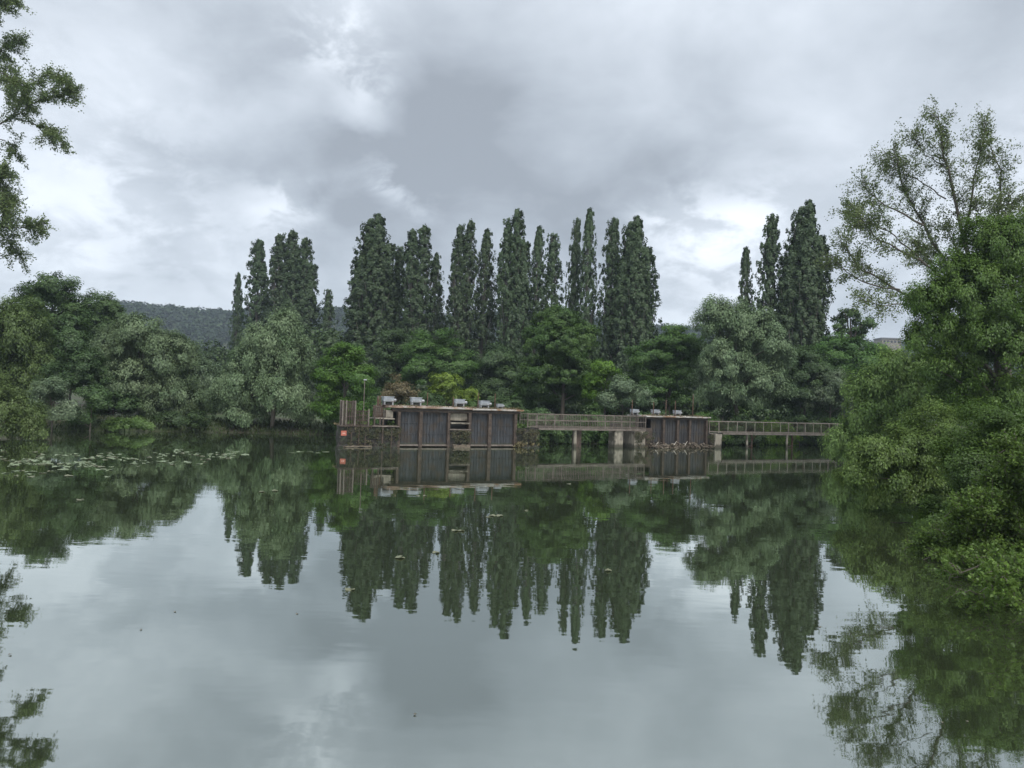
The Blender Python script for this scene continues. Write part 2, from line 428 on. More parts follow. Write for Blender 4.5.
def bumpy(D, k):
    """smooth pseudo-noise on directions"""
    ph = k*1.7
    return (np.sin(D[:, 0]*3.1+ph)*np.cos(D[:, 2]*2.7-ph) + .6*np.sin(D[:, 1]*5.3+D[:, 2]*4.1+ph*2) + .5*np.sin(D[:, 0]*7.7-D[:, 2]*6.3+ph*3))/2.1

def crown_points(lobes, style, leaf, cover, rc):
    """lobes: list of (centre, (a,b,c)); returns leaf centres, normals, axis, tint"""
    Cs, Ns, As, Ts = [], [], [], []
    la = 2*leaf*leaf*style.get('aspect', 1.2)
    for li, (c, rad) in enumerate(lobes):
        c = np.array(c); rad = np.array(rad)
        nl = int(cover*math.pi*rad[0]*rad[2]/la)
        size = (rad[0]*rad[2])**.5
        rcl = min(rc, size*.5)
        ncl = max(8, int(style.get('cl', 3.0)*4*math.pi*size*size/(math.pi*rcl*rcl)*.5))
        D = unit(ncl); D[:, 2] = np.where(D[:, 2] < -.75, -D[:, 2], D[:, 2])
        rr = (1 + style.get('irr', .2)*bumpy(D, li+random.random()*9))*rng.uniform(.70, 1.0, ncl)
        nsub = style.get('sub', 13)
        SD = unit(nsub); SD[:, 2] = np.where(SD[:, 2] < -.5, -SD[:, 2], SD[:, 2]); si = rng.integers(0, nsub, ncl); sr = rng.uniform(.32, .52, nsub)
        sub = SD[si]*.62 + D*sr[si][:, None]
        out_ = (sub*SD[si]).sum(1) > .5
        PD = sub*(1 + style.get('irr', .2)*.5*bumpy(SD, li*2.0)[si][:, None])
        rl = np.linalg.norm(PD, axis=1); rr = rl*rng.uniform(.93, 1.0, ncl)
        Dl = D*.75 + SD[si]*.45; Dl /= np.linalg.norm(Dl, axis=1, keepdims=True)
        Dp = PD/rl[:, None]; D = Dl
        inner = rng.random(ncl) < .18; rr = np.where(inner, rr*rng.uniform(.3, .8, ncl), rr)
        spr = rng.random(ncl) < style.get('sprig', .10); rr = np.where(spr, rr*rng.uniform(1.02, 1.18, ncl), rr)
        rs = rcl*rng.uniform(.5, 1.35, ncl)*np.where(spr, .6, 1)
        cc = c + Dp*rad*rr[:, None]
        wts = rs**2/np.sum(rs**2); cnt = rng.multinomial(nl, wts)
        idx = np.repeat(np.arange(ncl), cnt); n = len(idx)
        u = unit(n); q = rng.random(n)**.45
        off = u*q[:, None]*rs[idx][:, None]
        off[:, 2] *= style.get('flat', .75); off[:, :2] *= style.get('wide', 1.0)
        nrm = D[idx]*1.0 + u*.55 + np.array([0, 0, .45])
        if style.get('droop', 0):
            L_ = style['droop']*rcl
            hang = rng.random(n)**1.0
            out = D[idx][:, :2]
            off[:, 2] -= hang*L_*rng.uniform(.3, 1, n)
            off[:, :2] = off[:, :2]*(1-.3*hang[:, None]) + out*hang[:, None]*.15*rcl
            ax = np.tile(np.array([0, 0, -1.0]), (n, 1)) + D[idx]*.2
        else:
            ax = unit(n)
        Cs.append(cc[idx]+off); Ns.append(nrm); As.append(ax)
        tt = np.clip(rng.normal(.45, .18, ncl) + rng.normal(0, .18, style.get('sub', 13))[si], 0, 1); Ts.append(tt[idx])
    return map(np.concatenate, (Cs, Ns, As, Ts))

STY = {
    'broad': dict(aspect=1.25, flat=.7, irr=.22),
    'layer': dict(aspect=1.15, flat=.58, wide=1.15, irr=.22),
    'willow': dict(aspect=2.2, flat=.8, droop=1.5, irr=.2, sprig=.10, sub=18, cl=4),
    'soft': dict(aspect=1.9, flat=.8, droop=.6, irr=.2, sprig=.12, sub=18, cl=4),
    'shrub': dict(aspect=1.4, flat=.8, irr=.2, sprig=.15),
    'sparse': dict(aspect=1.3, flat=.7, irr=.35, sprig=.3, cl=1.6),
}

def limb(mb, p0, p1, r0, r1, bow=.12, n=5, sides=6):
    p0, p1 = np.array(p0, float), np.array(p1, float); L_ = np.linalg.norm(p1-p0)
    k = rng.normal(size=3)*L_*bow*.4 + np.array([0, 0, L_*bow*.5])
    pts = []; rs = []
    for i in range(n+1):
        t = i/n; pts.append(p0*(1-t)+p1*t + k*4*t*(1-t)*.5); rs.append(r0*(1-t)+r1*t)
    mb.tube(pts, rs, sides); return pts

def tree(name, label, cat, Y, lobes, mat, style='broad', leafpx=1.15, cover=7, rcpx=9, base=None, group=None,
         trunk=True, bark='bark', depth=1.0, limbs=9):
    """lobes in (px, py, rx, ry[, dY]); converted once to world positions at distance Y"""
    s = Y/F; leafpx *= {'willow': .46, 'soft': .50, 'layer': .62, 'broad': .60, 'shrub': .60, 'sparse': .7}[style]
    L = []
    for lb in lobes:
        dY = lb[4] if len(lb) > 4 else 0
        c = at(lb[0], lb[1], Y+dY)
        L.append((c, (lb[2]*s, max(lb[2], lb[3]*.7)*s*depth, lb[3]*s)))
    if base is None: bx = float(np.mean([l[0][0] for l in L])); by = Y
    else:
        q = at(base, 420, Y); bx, by = q[0], Y
    bz = float(ground_h(np.array([bx]), np.array([by]))[0])
    bz = max(bz, -.4)
    root = empty(name, (bx, by, bz)); tag(root, label, cat, group)
    C, Nn, A, T = crown_points(L, STY[style], leafpx*s, cover, rcpx*s)
    keep = C[:, 2] > .06; C, Nn, A, T = C[keep], Nn[keep], A[keep], T[keep]
    C = C - np.array([bx, by, bz])
    V, Fq, at_ = leaf_quads(C, Nn, leafpx*s, STY[style]['aspect'], A, T)
    mesh_np('crown', V, Fq, M[mat], root, at_)
    if trunk:
        mb = MB(); top = max(L, key=lambda l: l[0][2])
        tp = np.array(top[0]) - np.array([bx, by, bz]) + np.array([0, 0, top[1][2]*.3])
        H = tp[2]; r = max(.08, H*.022)
        pts = limb(mb, (0, 0, -.3), tp, r, r*.2, .05, 8, 8)
        for l in L:
            for k in range(max(2, limbs//len(L))):
                u = unit(1)[0]; u[2] = abs(u[2])*.7+.1
                e = np.array(l[0]) + u*np.array(l[1])*.85 - np.array([bx, by, bz])
                i = min(len(pts)-2, max(2, int(len(pts)*np.clip(e[2]/H, .2, 1)*.7)))
                limb(mb, pts[i], e, r*.38, r*.06, .15, 4, 5)
        mb.build('trunk', M[bark], root, smooth=True)
    return root

# ------------------------------------------------------------------ Lombardy poplars
def poplar_proto(H, W, tops, seed, sparse=1.0, lean=0):
    """tops: list of (dx fraction of W, height fraction)"""
    global rng
    rng = np.random.default_rng(seed)
    mb = MB(); Cs, Ns, As, Ts = [], [], [], []
    leaf = .105; la = 2*leaf*leaf*1.3
    leaders = []
    for (dx, hf) in tops:
        p = [(0, 0, 0), (dx*W*.5, rng.normal()*W*.1, H*.22), (dx*W*.9, rng.normal()*W*.15, H*hf*.6), (dx*W + lean, 0, H*hf*.985)]
        ts = np.linspace(0, 1, 12); pts = []
        P = np.array(p)
        for t in ts:
            x = t*3; i = min(2, int(x)); f = x-i; pts.append(P[i]*(1-f)+P[i+1]*f)
        mb.tube(pts, list(np.linspace(.36, .03, 12)), 7); leaders.append((np.array(pts), hf))
    for (pts, hf) in leaders:
        w = W*(1.0 if len(leaders) == 1 else .72)
        ncl = int(1350*(w/2)**1.1*sparse); ph = rng.uniform(0, 6.28, 8)
        t = rng.uniform(.07, 1, ncl); az = rng.uniform(0, 2*math.pi, ncl)
        top = np.clip((t*(1+.05*np.sin(3*az+ph[7])+.03*np.sin(8*az+ph[6]))-.46)/.55, 0, 1)
        prof = np.clip(t/.14, .15, 1)**.5 * (1-top**2.0)**.60
        spray = 1 + .20*np.sin(3*az+ph[0]+5*t) + .17*np.sin(7*az+ph[1]-9*t) + .13*np.sin(26*t+2*az+ph[2]) + .10*np.sin(55*t+5*az+ph[4])
        r = w*prof*spray*rng.uniform(.08, 1, ncl)**.5
        gap = np.sin(4*az+ph[3]+7*t)*np.sin(19*t+ph[4]+az) + .7*np.sin(9*az+ph[5])*np.sin(37*t+ph[6])
        keep = (gap < .60 - .2*t) | (rng.random(ncl) < .16)
        for j in np.nonzero(keep)[0]:
            x = t[j]*11; i = min(10, int(x)); s0 = pts[i]*(1-(x-i)) + pts[i+1]*(x-i)
            c = s0 + np.array([math.cos(az[j])*r[j], math.sin(az[j])*r[j], 0])
            rr = np.array([.26, .26, .52])*rng.uniform(.6, 1.25)
            n = int(34*rng.uniform(.5, 1.4)); u = unit(n)
            Cs.append(c + u*rr*(rng.random(n)**.4)[:, None])
            Ns.append(u*.5 + np.array([math.cos(az[j]), math.sin(az[j]), .4])); Ts.append(np.full(n, np.clip(rng.normal(.45, .22), 0, 1)))
            if rng.random() < .12:
                zb = max(.5, s0[2]-r[j]*2.4-1); x = np.clip(zb/(H*hf), 0, 1)*11; i = min(10, int(x)); b0_ = pts[i]*(1-(x-i)) + pts[i+1]*(x-i)
                mb.tube([b0_, b0_*.4+c*.6-np.array([0, 0, .2]), c], [.07, .045, .015], 4)
    C = np.concatenate(Cs); Nn = np.concatenate(Ns); T = np.concatenate(Ts)
    V, Fq, a = leaf_quads(C, Nn, leaf, 1.3, None, T)
    root = empty('lombardy_poplar')
    mesh_np('crown', V, Fq, M['poplar'], root, a)
    mb.build('trunk', M['bark_grey'], root, smooth=True)
    ex = np.percentile(np.abs(C[:, 0]-np.median(C[:, 0])), 96)
    return root, H, ex, float(np.median(C[:, 0]))

protos = [poplar_proto(30, 2.1, [(0, 1)], 1), poplar_proto(30, 1.8, [(0, 1)], 2, .85),
          poplar_proto(30, 2.6, [(-.35, .95), (.2, 1), (.6, .84)], 3),
          poplar_proto(30, 2.4, [(-.3, .97), (.32, 1)], 4, .9),
          poplar_proto(30, 2.0, [(.1, 1)], 5, .72),
          poplar_proto(30, 2.9, [(-.25, .97), (.08, 1), (.5, .85), (-.55, .78)], 6, 1)]
used = [False]*len(protos)
HALF = [1.75, 1.5, 2.9, 2.3, 1.6, 3.3]
# (x left, x right, top x, top y, distance, prototype, label)
POP = [
 (231, 244, 239, 272, 146, 0, 'slim short poplar at the left edge of the left poplar group'),
 (243, 271, 261, 239, 143, 0, 'dense dark poplar with a blunt top, leftmost of three broad ones in left group'),
 (265, 297, 288, 229, 140, 3, 'tallest poplar of the left group, rising above the pale willow'),
 (291, 322, 303, 237, 137, 2, 'broad poplar with ragged right edge, right of the left group'),
 (319, 336, 328, 289, 134, 4, 'short thin poplar with bare pale patches, alone right of the left group'),
 (345, 390, 378, 213, 116, 5, 'broad dense poplar with a tall top, leftmost of the central row'),
 (384, 407, 398, 246, 118, 4, 'thin see-through poplar between the broad leftmost one and the double-topped one'),
 (403, 434, 421, 224, 114, 3, 'double-topped poplar with gaps of sky, left part of the central row'),
 (428, 448, 438, 252, 118, 1, 'low thin poplar just right of the double-topped poplar'),
 (447, 474, 463, 219, 112, 3, 'poplar with a round twin tip above the lime green shrub'),
 (472, 496, 486, 228, 113, 1, 'narrow pointed poplar just left of the second tallest one'),
 (496, 527, 517, 208, 110, 2, 'very tall poplar with two stepped tips in the middle of the central row'),
 (525, 546, 538, 225, 111, 1, 'narrow poplar with a curved tip, left edge above the round green tree'),
 (541, 566, 552, 233, 113, 4, 'shorter open poplar directly behind the round green tree'),
 (564, 582, 575, 217, 110, 0, 'slim poplar touching the tallest spire of the central row'),
 (578, 598, 589, 207, 107, 1, 'tallest thinnest spire of the central row'),
 (595, 621, 612, 217, 106, 0, 'poplar second from the right end of the central row'),
 (617, 656, 638, 215, 104, 5, 'broad full poplar at the right end of the central row'),
 (740, 758, 748, 246, 103, 1, 'low slim poplar at the left side of the right-hand trio'),
 (754, 784, 771, 213, 101, 0, 'middle poplar of the right-hand trio, rounded tip'),
 (784, 828, 804, 199, 99, 5, 'tallest and widest poplar of the right-hand trio'),
]
for (xl, xr, tx, ty, Y, k, lab) in POP:
    root, H, W, mx_ = protos[k]
    if used[k]: o = copy_tree(root)
    else: o = root; used[k] = True
    top = at(tx, ty, Y)
    bx = top[0]; bz = float(ground_h(np.array([bx]), np.array([Y]))[0])
    o.location = (bx, Y, bz)
    w = (xr-xl)/2*Y/F
    sz = (top[2]-bz)/30
    sx = w/W*.98
    o.scale = (sx, sx*.9, sz)
    o.rotation_euler = (0, R(random.uniform(-.8, 1.2)), random.uniform(-.35, .35) + (math.pi if random.random() < .0 else 0))
    g_ = 'poplars of the left group' if tx < 340 else ('poplars of the central row' if tx < 700 else 'poplars of the right-hand trio')
    tag(o, lab, 'poplar tree', g_)
rng = np.random.default_rng(77)

# ------------------------------------------------------------------ broadleaf trees and shrubs
T_ = tree
# left bank
T_('willow_tree', 'olive green willow hanging to the water at the far left edge', 'willow tree', 68,
   [(-5, 335, 32, 42), (22, 330, 26, 34), (10, 385, 42, 44), (-30, 395, 35, 44), (30, 365, 24, 32)],
   'willow_olive', 'willow', 1.2, 8, 8, base=-5)
T_('willow_shrub', 'low olive green willow shrub at the far left waterline before the hanging willow', 'willow shrub', 50,
   [(8, 410, 30, 24), (26, 424, 20, 14), (-18, 402, 30, 32), (38, 432, 14, 8)], 'willow_olive', 'willow', 1.3, 8, 8, base=-5)
T_('broadleaf_tree', 'round topped tree standing highest on the left bank', 'tree', 78,
   [(52, 300, 30, 32), (30, 320, 24, 28), (72, 325, 24, 32), (50, 350, 36, 34)], 'broad', 'broad', 1.15, 7, 8, base=52)
T_('broadleaf_tree', 'small pointed tree peeking up right of the round topped tree', 'tree', 84,
   [(104, 312, 18, 21), (95, 340, 24, 30), (116, 325, 14, 20)], 'broad', 'broad', 1.1, 7, 7, base=104)
T_('willow_tree', 'wide grey-green willow in the middle of the left bank', 'willow tree', 69,
   [(138, 342, 30, 30), (115, 370, 28, 40), (165, 365, 30, 36), (178, 350, 14, 18), (140, 395, 44, 34), (172, 402, 34, 28)],
   'willow_grey', 'soft', 1.1, 8, 8, base=145)
T_('willow_tree', 'softer green willow sloping down at the right end of the left bank', 'willow tree', 74,
   [(180, 362, 24, 24), (202, 385, 20, 28), (190, 400, 26, 28), (214, 403, 14, 22)],
   'grey_shrub', 'soft', 1.1, 8, 8, base=190)
T_('broadleaf_tree', 'deep green tree in shade between the olive willow and the wide willow', 'tree', 63,
   [(72, 355, 20, 26), (62, 385, 26, 28), (88, 380, 22, 34)], 'dark', 'broad', 1.1, 7, 8, base=70)
T_('shrub', 'blue-grey shrub beside the olive willow at the waterline', 'shrub', 58,
   [(50, 400, 20, 22), (66, 415, 18, 14), (38, 415, 12, 14)], 'grey_shrub', 'shrub', 1.1, 7, 6, base=52)
T_('shrub', 'dull green shrub under the wide willow left of the bright sedge mound', 'shrub', 60.5,
   [(92, 405, 18, 20), (80, 420, 14, 10)], 'broad', 'shrub', 1.1, 7, 6, base=90)
T_('shrub', 'dark shrub filling the shade behind the bright sedge mound', 'shrub', 66,
   [(112, 405, 18, 18), (128, 410, 16, 14), (98, 415, 14, 12)], 'dark', 'shrub', 1.1, 7, 6, base=114)
T_('sedge_clump', 'low bright green mound of sedge at the waterline', 'sedge', 61,
   [(127, 425, 20, 7), (145, 427, 14, 5), (112, 427, 9, 5)], 'reed', 'shrub', 1.0, 9, 5, base=130, trunk=False)
T_('shrub', 'dark low shrub at the water edge right of the sedge mound', 'shrub', 64,
   [(175, 422, 18, 9), (198, 421, 16, 10)], 'dark', 'shrub', 1.0, 8, 5, base=186)
T_('willow_tree', 'large pale grey-green willow leaning over the water before the left poplars', 'willow tree', 67,
   [(284, 330, 20, 24), (265, 352, 30, 30), (292, 362, 24, 30), (248, 385, 32, 30), (282, 396, 34, 32), (240, 412, 28, 18), (300, 405, 16, 24), (228, 396, 14, 24)],
   'willow_grey', 'willow', 1.1, 9, 8, base=272)
T_('maple_tree', 'vivid green maple between the pale willow and the fenced pier', 'tree', 66,
   [(345, 362, 22, 20), (335, 385, 20, 28), (358, 385, 20, 26), (345, 408, 28, 22), (326, 412, 12, 18)],
   'vivid', 'layer', 1.1, 8, 8, base=345)
# behind the weir
T_('broadleaf_tree', 'dark tree filling the gap behind the left motors', 'tree', 96,
   [(395, 350, 24, 22), (388, 378, 26, 26), (412, 372, 20, 28)], 'dark', 'broad', 1.1, 7, 8, base=395)
T_('maple_tree', 'dark layered maple at the foot of the central poplars, above the lime shrub', 'tree', 90,
   [(437, 350, 30, 20), (430, 372, 32, 24), (455, 365, 24, 26), (420, 360, 16, 18)], 'maple', 'layer', 1.1, 7, 8, base=437)
T_('broadleaf_tree', 'dark slender tree right of the layered maple', 'tree', 92,
   [(492, 370, 24, 26), (485, 392, 26, 24), (508, 385, 18, 30)], 'dark', 'broad', 1.1, 7, 8, base=492)
T_('lime_shrub', 'bright lime green shrub behind the left gates', 'shrub', 72,
   [(445, 386, 17, 13), (452, 396, 20, 11), (470, 397, 12, 8), (437, 394, 10, 10)], 'lime', 'shrub', 1.1, 7, 5, base=448)
T_('shrub', 'brownish half-dead shrub left of the lime green shrub', 'shrub', 71,
   [(400, 390, 14, 14), (390, 398, 12, 12), (410, 400, 12, 8)], 'brown_shrub', 'shrub', 1.0, 5, 5, base=400)
T_('broadleaf_tree', 'large round mid-green tree standing before the central poplars', 'tree', 82,
   [(563, 328, 27, 22), (558, 350, 38, 32), (560, 380, 43, 32), (535, 395, 22, 24), (585, 395, 24, 24), (582, 350, 20, 26), (540, 345, 18, 22)],
   'maple', 'broad', 1.1, 9, 7, base=562)
T_('fresh_tree', 'fresh yellow-green sapling right of the large round tree', 'tree', 74,
   [(605, 374, 13, 14), (600, 390, 18, 14), (618, 388, 10, 12)], 'fresh', 'broad', 1.1, 6, 6, base=604)
T_('grey_willow_shrub', 'grey-green rounded shrub behind the footbridge', 'shrub', 72,
   [(622, 394, 24, 17), (640, 400, 18, 13), (606, 403, 16, 11)], 'grey_shrub', 'shrub', 1.05, 8, 6, base=624)
T_('broadleaf_tree', 'dark green spreading tree between the central poplars and the pale willow', 'tree', 84,
   [(672, 346, 22, 20), (655, 362, 24, 24), (680, 372, 24, 32), (660, 390, 30, 24), (640, 380, 14, 20), (695, 350, 14, 20)],
   'maple', 'layer', 1.1, 8, 8, base=668)
T_('willow_tree', 'big silvery willow in front of the right-hand poplars', 'willow tree', 79,
   [(716, 325, 24, 30), (745, 330, 26, 30), (765, 352, 26, 32), (730, 365, 34, 36), (755, 388, 34, 30), (720, 398, 26, 22), (782, 372, 12, 26)],
   'willow_grey', 'soft', 1.1, 8, 8, base=742)
T_('broadleaf_tree', 'dark shaded tree under the tallest right-hand poplar', 'tree', 84,
   [(795, 385, 22, 24), (810, 372, 22, 24), (800, 402, 30, 18)], 'dark', 'broad', 1.1, 8, 7, base=802)
T_('broadleaf_tree', 'green tree low behind the grey shrub at the right end of the walkway', 'tree', 92,
   [(842, 352, 26, 16), (826, 365, 22, 18), (858, 368, 22, 20), (880, 354, 14, 15)], 'maple', 'broad', 1.1, 8, 7, base=845)
T_('shrub', 'grey-brown willow shrub beside the right end of the walkway', 'shrub', 82,
   [(832, 388, 18, 20), (818, 402, 18, 16), (842, 405, 16, 18), (850, 392, 12, 18)], 'grey_shrub', 'soft', 1.05, 7, 6, base=830)
T_('small_tree', 'small open crowned tree against the sky left of the tall leaning willow', 'tree', 96,
   [(850, 318, 14, 12), (864, 328, 14, 13), (840, 334, 11, 11), (852, 342, 20, 12)], 'broad', 'sparse', 1.0, 4.2, 5, limbs=16, base=852)
# undergrowth along the far bank
UG = [(350, 425, 72), (385, 415, 73), (428, 410, 73), (470, 415, 73), (505, 412, 73), (540, 425, 71), (562, 432, 71.5), (592, 430, 72.5), (613, 434, 72),
      (640, 428, 74), (668, 428, 76), (700, 430, 77.5), (735, 432, 79), (770, 437, 80), (800, 433, 82), (830, 432, 84)]
for i, (px, py, Y) in enumerate(UG):
    T_('bank_shrub', 'dark leafy undergrowth shrub on the far bank behind the weir and walkway', 'shrub', float(np.interp((px-512)/F*68, [-14, -8, 0, 7, 22, 32, 50], [66.5, 65, 64.5, 66.8, 75, 80, 88])) + .9,
       [(px, py, 22, 16), (px+12, py+7, 17, 12), (px-12, py+8, 17, 12), (px-4, min(py+15, 438), 18, 10), (px+13, min(py+16, 439), 16, 10)],
       ['dark', 'broad', 'dark', 'maple'][i % 4] if i != 13 else 'fresh', 'shrub', 1.0, 7, 5, base=px, group='undergrowth shrubs on the far bank')
for i in range(22):
    px = 345 + i*25; Yb = np.interp(px, [345, 600, 880], [86, 90, 100])
    T_('bank_shrub', 'dark leafy undergrowth shrub on the far bank behind the weir and walkway', 'shrub', Yb,
       [(px, 408, 20, 14), (px+9, 402, 14, 14), (px-8, 415, 16, 10)], ['dark', 'maple', 'dark'][i % 3], 'shrub', 1.2, 5, 6, base=px, group='undergrowth shrubs on the far bank')
# grass and sedge fringe along the waterline
GC, GN, GT = [], [], []
for i in range(len(POND)):
    a = POND[i]; b = POND[(i+1) % len(POND)]
    if min(a[1], b[1]) < 8: continue
    Ls = np.linalg.norm(b-a); e = (b-a)/Ls; nrm = np.array([e[1], -e[0]])
    n = int(Ls*130); t = rng.random(n)*Ls; off = rng.uniform(-.35, 3.2, n)
    X = a[0]+e[0]*t; Yy = a[1]+e[1]*t
    p1 = sdist(np.array([[X[0]+nrm[0], Yy[0]+nrm[1]]]))[0]; sg_ = 1 if p1 > 0 else -1
    X = X+nrm[0]*off*sg_; Yy = Yy+nrm[1]*off*sg_
    z = np.maximum(ground_h(X, Yy), 0)
    pat = .5+.5*np.sin(X*.9)*np.cos(Yy*.7+X*.3)
    GC.append(np.stack([X, Yy, z+rng.uniform(.02, .3, n)*(.3+pat)], 1)); GT.append(np.clip(pat+rng.normal(size=n)*.2, 0, 1))
GC = np.concatenate(GC); GT = np.concatenate(GT); n = len(GC)
V, Fq, a = leaf_quads(GC, unit(n)*np.array([1, 1, .3]), .045, 4.0, np.tile(np.array([0, 0, 1.0]), (n, 1)), GT, .3)
o = mesh_np('bank_grass', V, Fq, foliage('bank_grass_blades', (.030, .042, .018), (.055, .075, .028)), None, a)
tag(o, 'fringe of rough grass and sedge along the waterline', 'grass', kind='stuff')

# dark wood closing the view behind the rows
def wood(name, label, pts, rad, leaf, per, mat, hmin=.3):
    C, Nn, T = [], [], []
    for (x, y, z, r) in pts:
        u = unit(per); u[:, 2] = np.abs(u[:, 2])*1.1 - .3
        C.append(np.array([x, y, z]) + u*np.array([r, r, r*1.1])*rng.uniform(.75, 1.05, (per, 1)))
        Nn.append(u + np.array([0, 0, .4])); T.append(np.full(per, np.clip(rng.normal(.45, .3), 0, 1)))
    V, Fq, a = leaf_quads(np.concatenate(C), np.concatenate(Nn), leaf, 1.2, None, np.concatenate(T), .7)
    o = mesh_np(name, V, Fq, M[mat], None, a); tag(o, label, 'woodland', kind='stuff'); return o
pts = []
for i in range(520):
    x = rng.uniform(-140, 130); y = rng.uniform(118, 150) if x > -35 else rng.uniform(150, 180)
    z0 = 2; ht = rng.uniform(4, 12.5) if x > -35 else rng.uniform(4, 11)
    pts.append((x, y, z0+ht*.75, ht*.34)); pts.append((x+1, y, z0+ht*.3, ht*.3))
wood('background_wood', 'dark wood closing the view behind the poplar rows', pts, 0, .24, 300, 'dark')
pts = []
for i in range(5200):
    y = rng.uniform(560, 790); x = rng.uniform(-.95, .95)*y
    h = float(ground_h(np.array([x]), np.array([y]))[0]); r = rng.uniform(4, 7.5)
    pts.append((x, y, h+r*.7, r))
wood('hill_forest', 'hazy forest covering the distant low hill on the skyline', pts, 0, 1.15, 42, 'far')

# ------------------------------------------------------------------ skeleton trees with real twigs
def skeleton_tree(name, label, cat, base, limbs, mat, leaf, twig_n, twig_len, per, bark='bark', r0=.3, droopf=.15, axis_down=False, lsp=.35, startf=.35):
    """limbs: list of polylines (world points) already placed; twigs and leaves grow along them"""
    base = np.array(base, float); root = empty(name, tuple(base)); tag(root, label, cat)
    mb = MB(); C, Nn, T, A = [], [], [], []
    for (poly, r_a, r_b, dens) in limbs:
        P = [np.array(p, float) - base for p in poly]
        # resample with wobble
        seg = []; 
        for a, b in zip(P[:-1], P[1:]):
            for k in range(4): seg.append(a*(1-k/4)+b*k/4 + rng.normal(size=3)*np.linalg.norm(b-a)*.02)
        seg.append(P[-1]); n = len(seg)
        mb.tube(seg, [r_a*(1-i/(n-1))+r_b*i/(n-1) for i in range(n)], 6)
        Ltot = sum(np.linalg.norm(seg[i+1]-seg[i]) for i in range(n-1))
        for k in range(int(twig_n*dens*Ltot)):
            t = startf + (1-startf)*rng.random()**.8
            x = t*(n-1); i = min(n-2, int(x)); s0 = seg[i]*(1-(x-i))+seg[i+1]*(x-i)
            d = seg[i+1]-seg[i]; d /= np.linalg.norm(d)
            u = unit(1)[0]; v = d*.8 + u*.85 + np.array([0, 0, .15]); v /= np.linalg.norm(v)
            L_ = twig_len*rng.uniform(.4, 1.2)*(1.15-.5*t)
            e = s0 + v*L_; mid = s0*.5+e*.5 + np.array([0, 0, L_*.08]); e = e - np.array([0, 0, L_*droopf])
            mb.tube([s0, mid, e], [max(.012, r_b*.8), .012, .006], 3)
            subs = [(s0, mid, e)]
            for q in range(3):
                f = rng.uniform(.3, .95); ss = s0*(1-f)+e*f; uu = unit(1)[0]; ee = ss + (v*.6+uu*.8)*L_*.4
                mb.tube([ss, ee], [.01, .005], 3); subs.append((ss, ss*.5+ee*.5, ee))
            tt = np.clip(rng.normal(.5, .28), 0, 1)
            for (a, m_, b) in subs:
                m = max(3, int(per*np.linalg.norm(b-a)/L_*rng.uniform(.5, 1.3)))
                f = (rng.random(m)**.7)[:, None]; c = a*(1-f)+b*f + rng.normal(size=(m, 3))*lsp*leaf*3
                if axis_down: c[:, 2] -= rng.random(m)*leaf*3
                C.append(c); Nn.append(unit(m)+np.array([0, 0, .7])); T.append(np.full(m, tt))
                A.append(np.tile(v*.5 + (np.array([0, 0, -1.0]) if axis_down else 0), (m, 1)))
    C = np.concatenate(C); keep = (C + base)[:, 2] > .05
    V, Fq, a = leaf_quads(C[keep], np.concatenate(Nn)[keep], leaf, 1.9, np.concatenate(A)[keep], np.concatenate(T)[keep])
    mesh_np('crown', V, Fq, M[mat], root, a)
    mb.build('trunk', M[bark], root, smooth=True)
    return root

def PL(Y, pts, spread=2.0):
    dy = rng.normal()*spread; n = len(pts)
    return [at(p[0], p[1], Y + dy*i/(n-1) + (p[2] if len(p) > 2 else 0)) for i, p in enumerate(pts)]

# tall leaning willow on the right
Y = 58
LW = []
def lw(pts, ra=.16, rb=.03, d=1.0): LW.append((PL(Y, pts, 3.5), ra, rb, d))
LW.append((PL(Y, [(1000, 460), (1003, 400), (998, 340), (985, 300)], .5), .42, .25, .15))
LW.append((PL(Y, [(1003, 400), (1012, 330), (1010, 270), (1005, 215)], 1), .30, .06, .6))
lw([(998, 345), (960, 290), (925, 225), (905, 195), (893, 150)])
lw([(925, 225), (885, 205), (862, 185)], .09, .02, 1.1)
lw([(985, 300), (965, 240), (948, 170), (938, 115)], .18)
lw([(965, 240), (975, 180), (985, 122)], .1, .02)
lw([(985, 300), (1000, 230), (1000, 170), (985, 130)], .12, .02, .8)
lw([(960, 290), (920, 260), (880, 240), (850, 205)], .1)
lw([(998, 345), (950, 315), (900, 290), (862, 270), (840, 240)], .15)
lw([(900, 290), (870, 285), (850, 275), (836, 262)], .07, .02, 1.2)
lw([(950, 315), (915, 305), (885, 305), (862, 300)], .08, .02, .6)
lw([(920, 260), (895, 235), (868, 222), (852, 218)], .07, .02, 1.1)
lw([(948, 170), (925, 155), (912, 135)], .05, .02, 1.2)
lw([(948, 200), (915, 180), (880, 160)], .06, .02, 1.1)
lw([(1010, 270), (1030, 220), (1045, 180)], .12, .03, 1)
lw([(1005, 300), (1040, 250), (1060, 225)], .14, .03, 1)
lw([(985, 260), (1000, 215), (1015, 200)], .1, .02, 1.4)
lw([(998, 345), (955, 300), (930, 262), (915, 245)], .1, .02, 1.2)
lw([(985, 300), (960, 262), (945, 225)], .1, .02, 1.2)
lw([(985, 300), (985, 250), (975, 205)], .1, .02, 1.2)
skeleton_tree('willow_tree', 'tall open willow leaning left with bare limbs showing against the sky', 'willow tree',
              (at(1000, 440, Y)[0], Y, .8), LW, 'airy', .046, 4.3, 2.4, 32, droopf=.1, lsp=1.1)

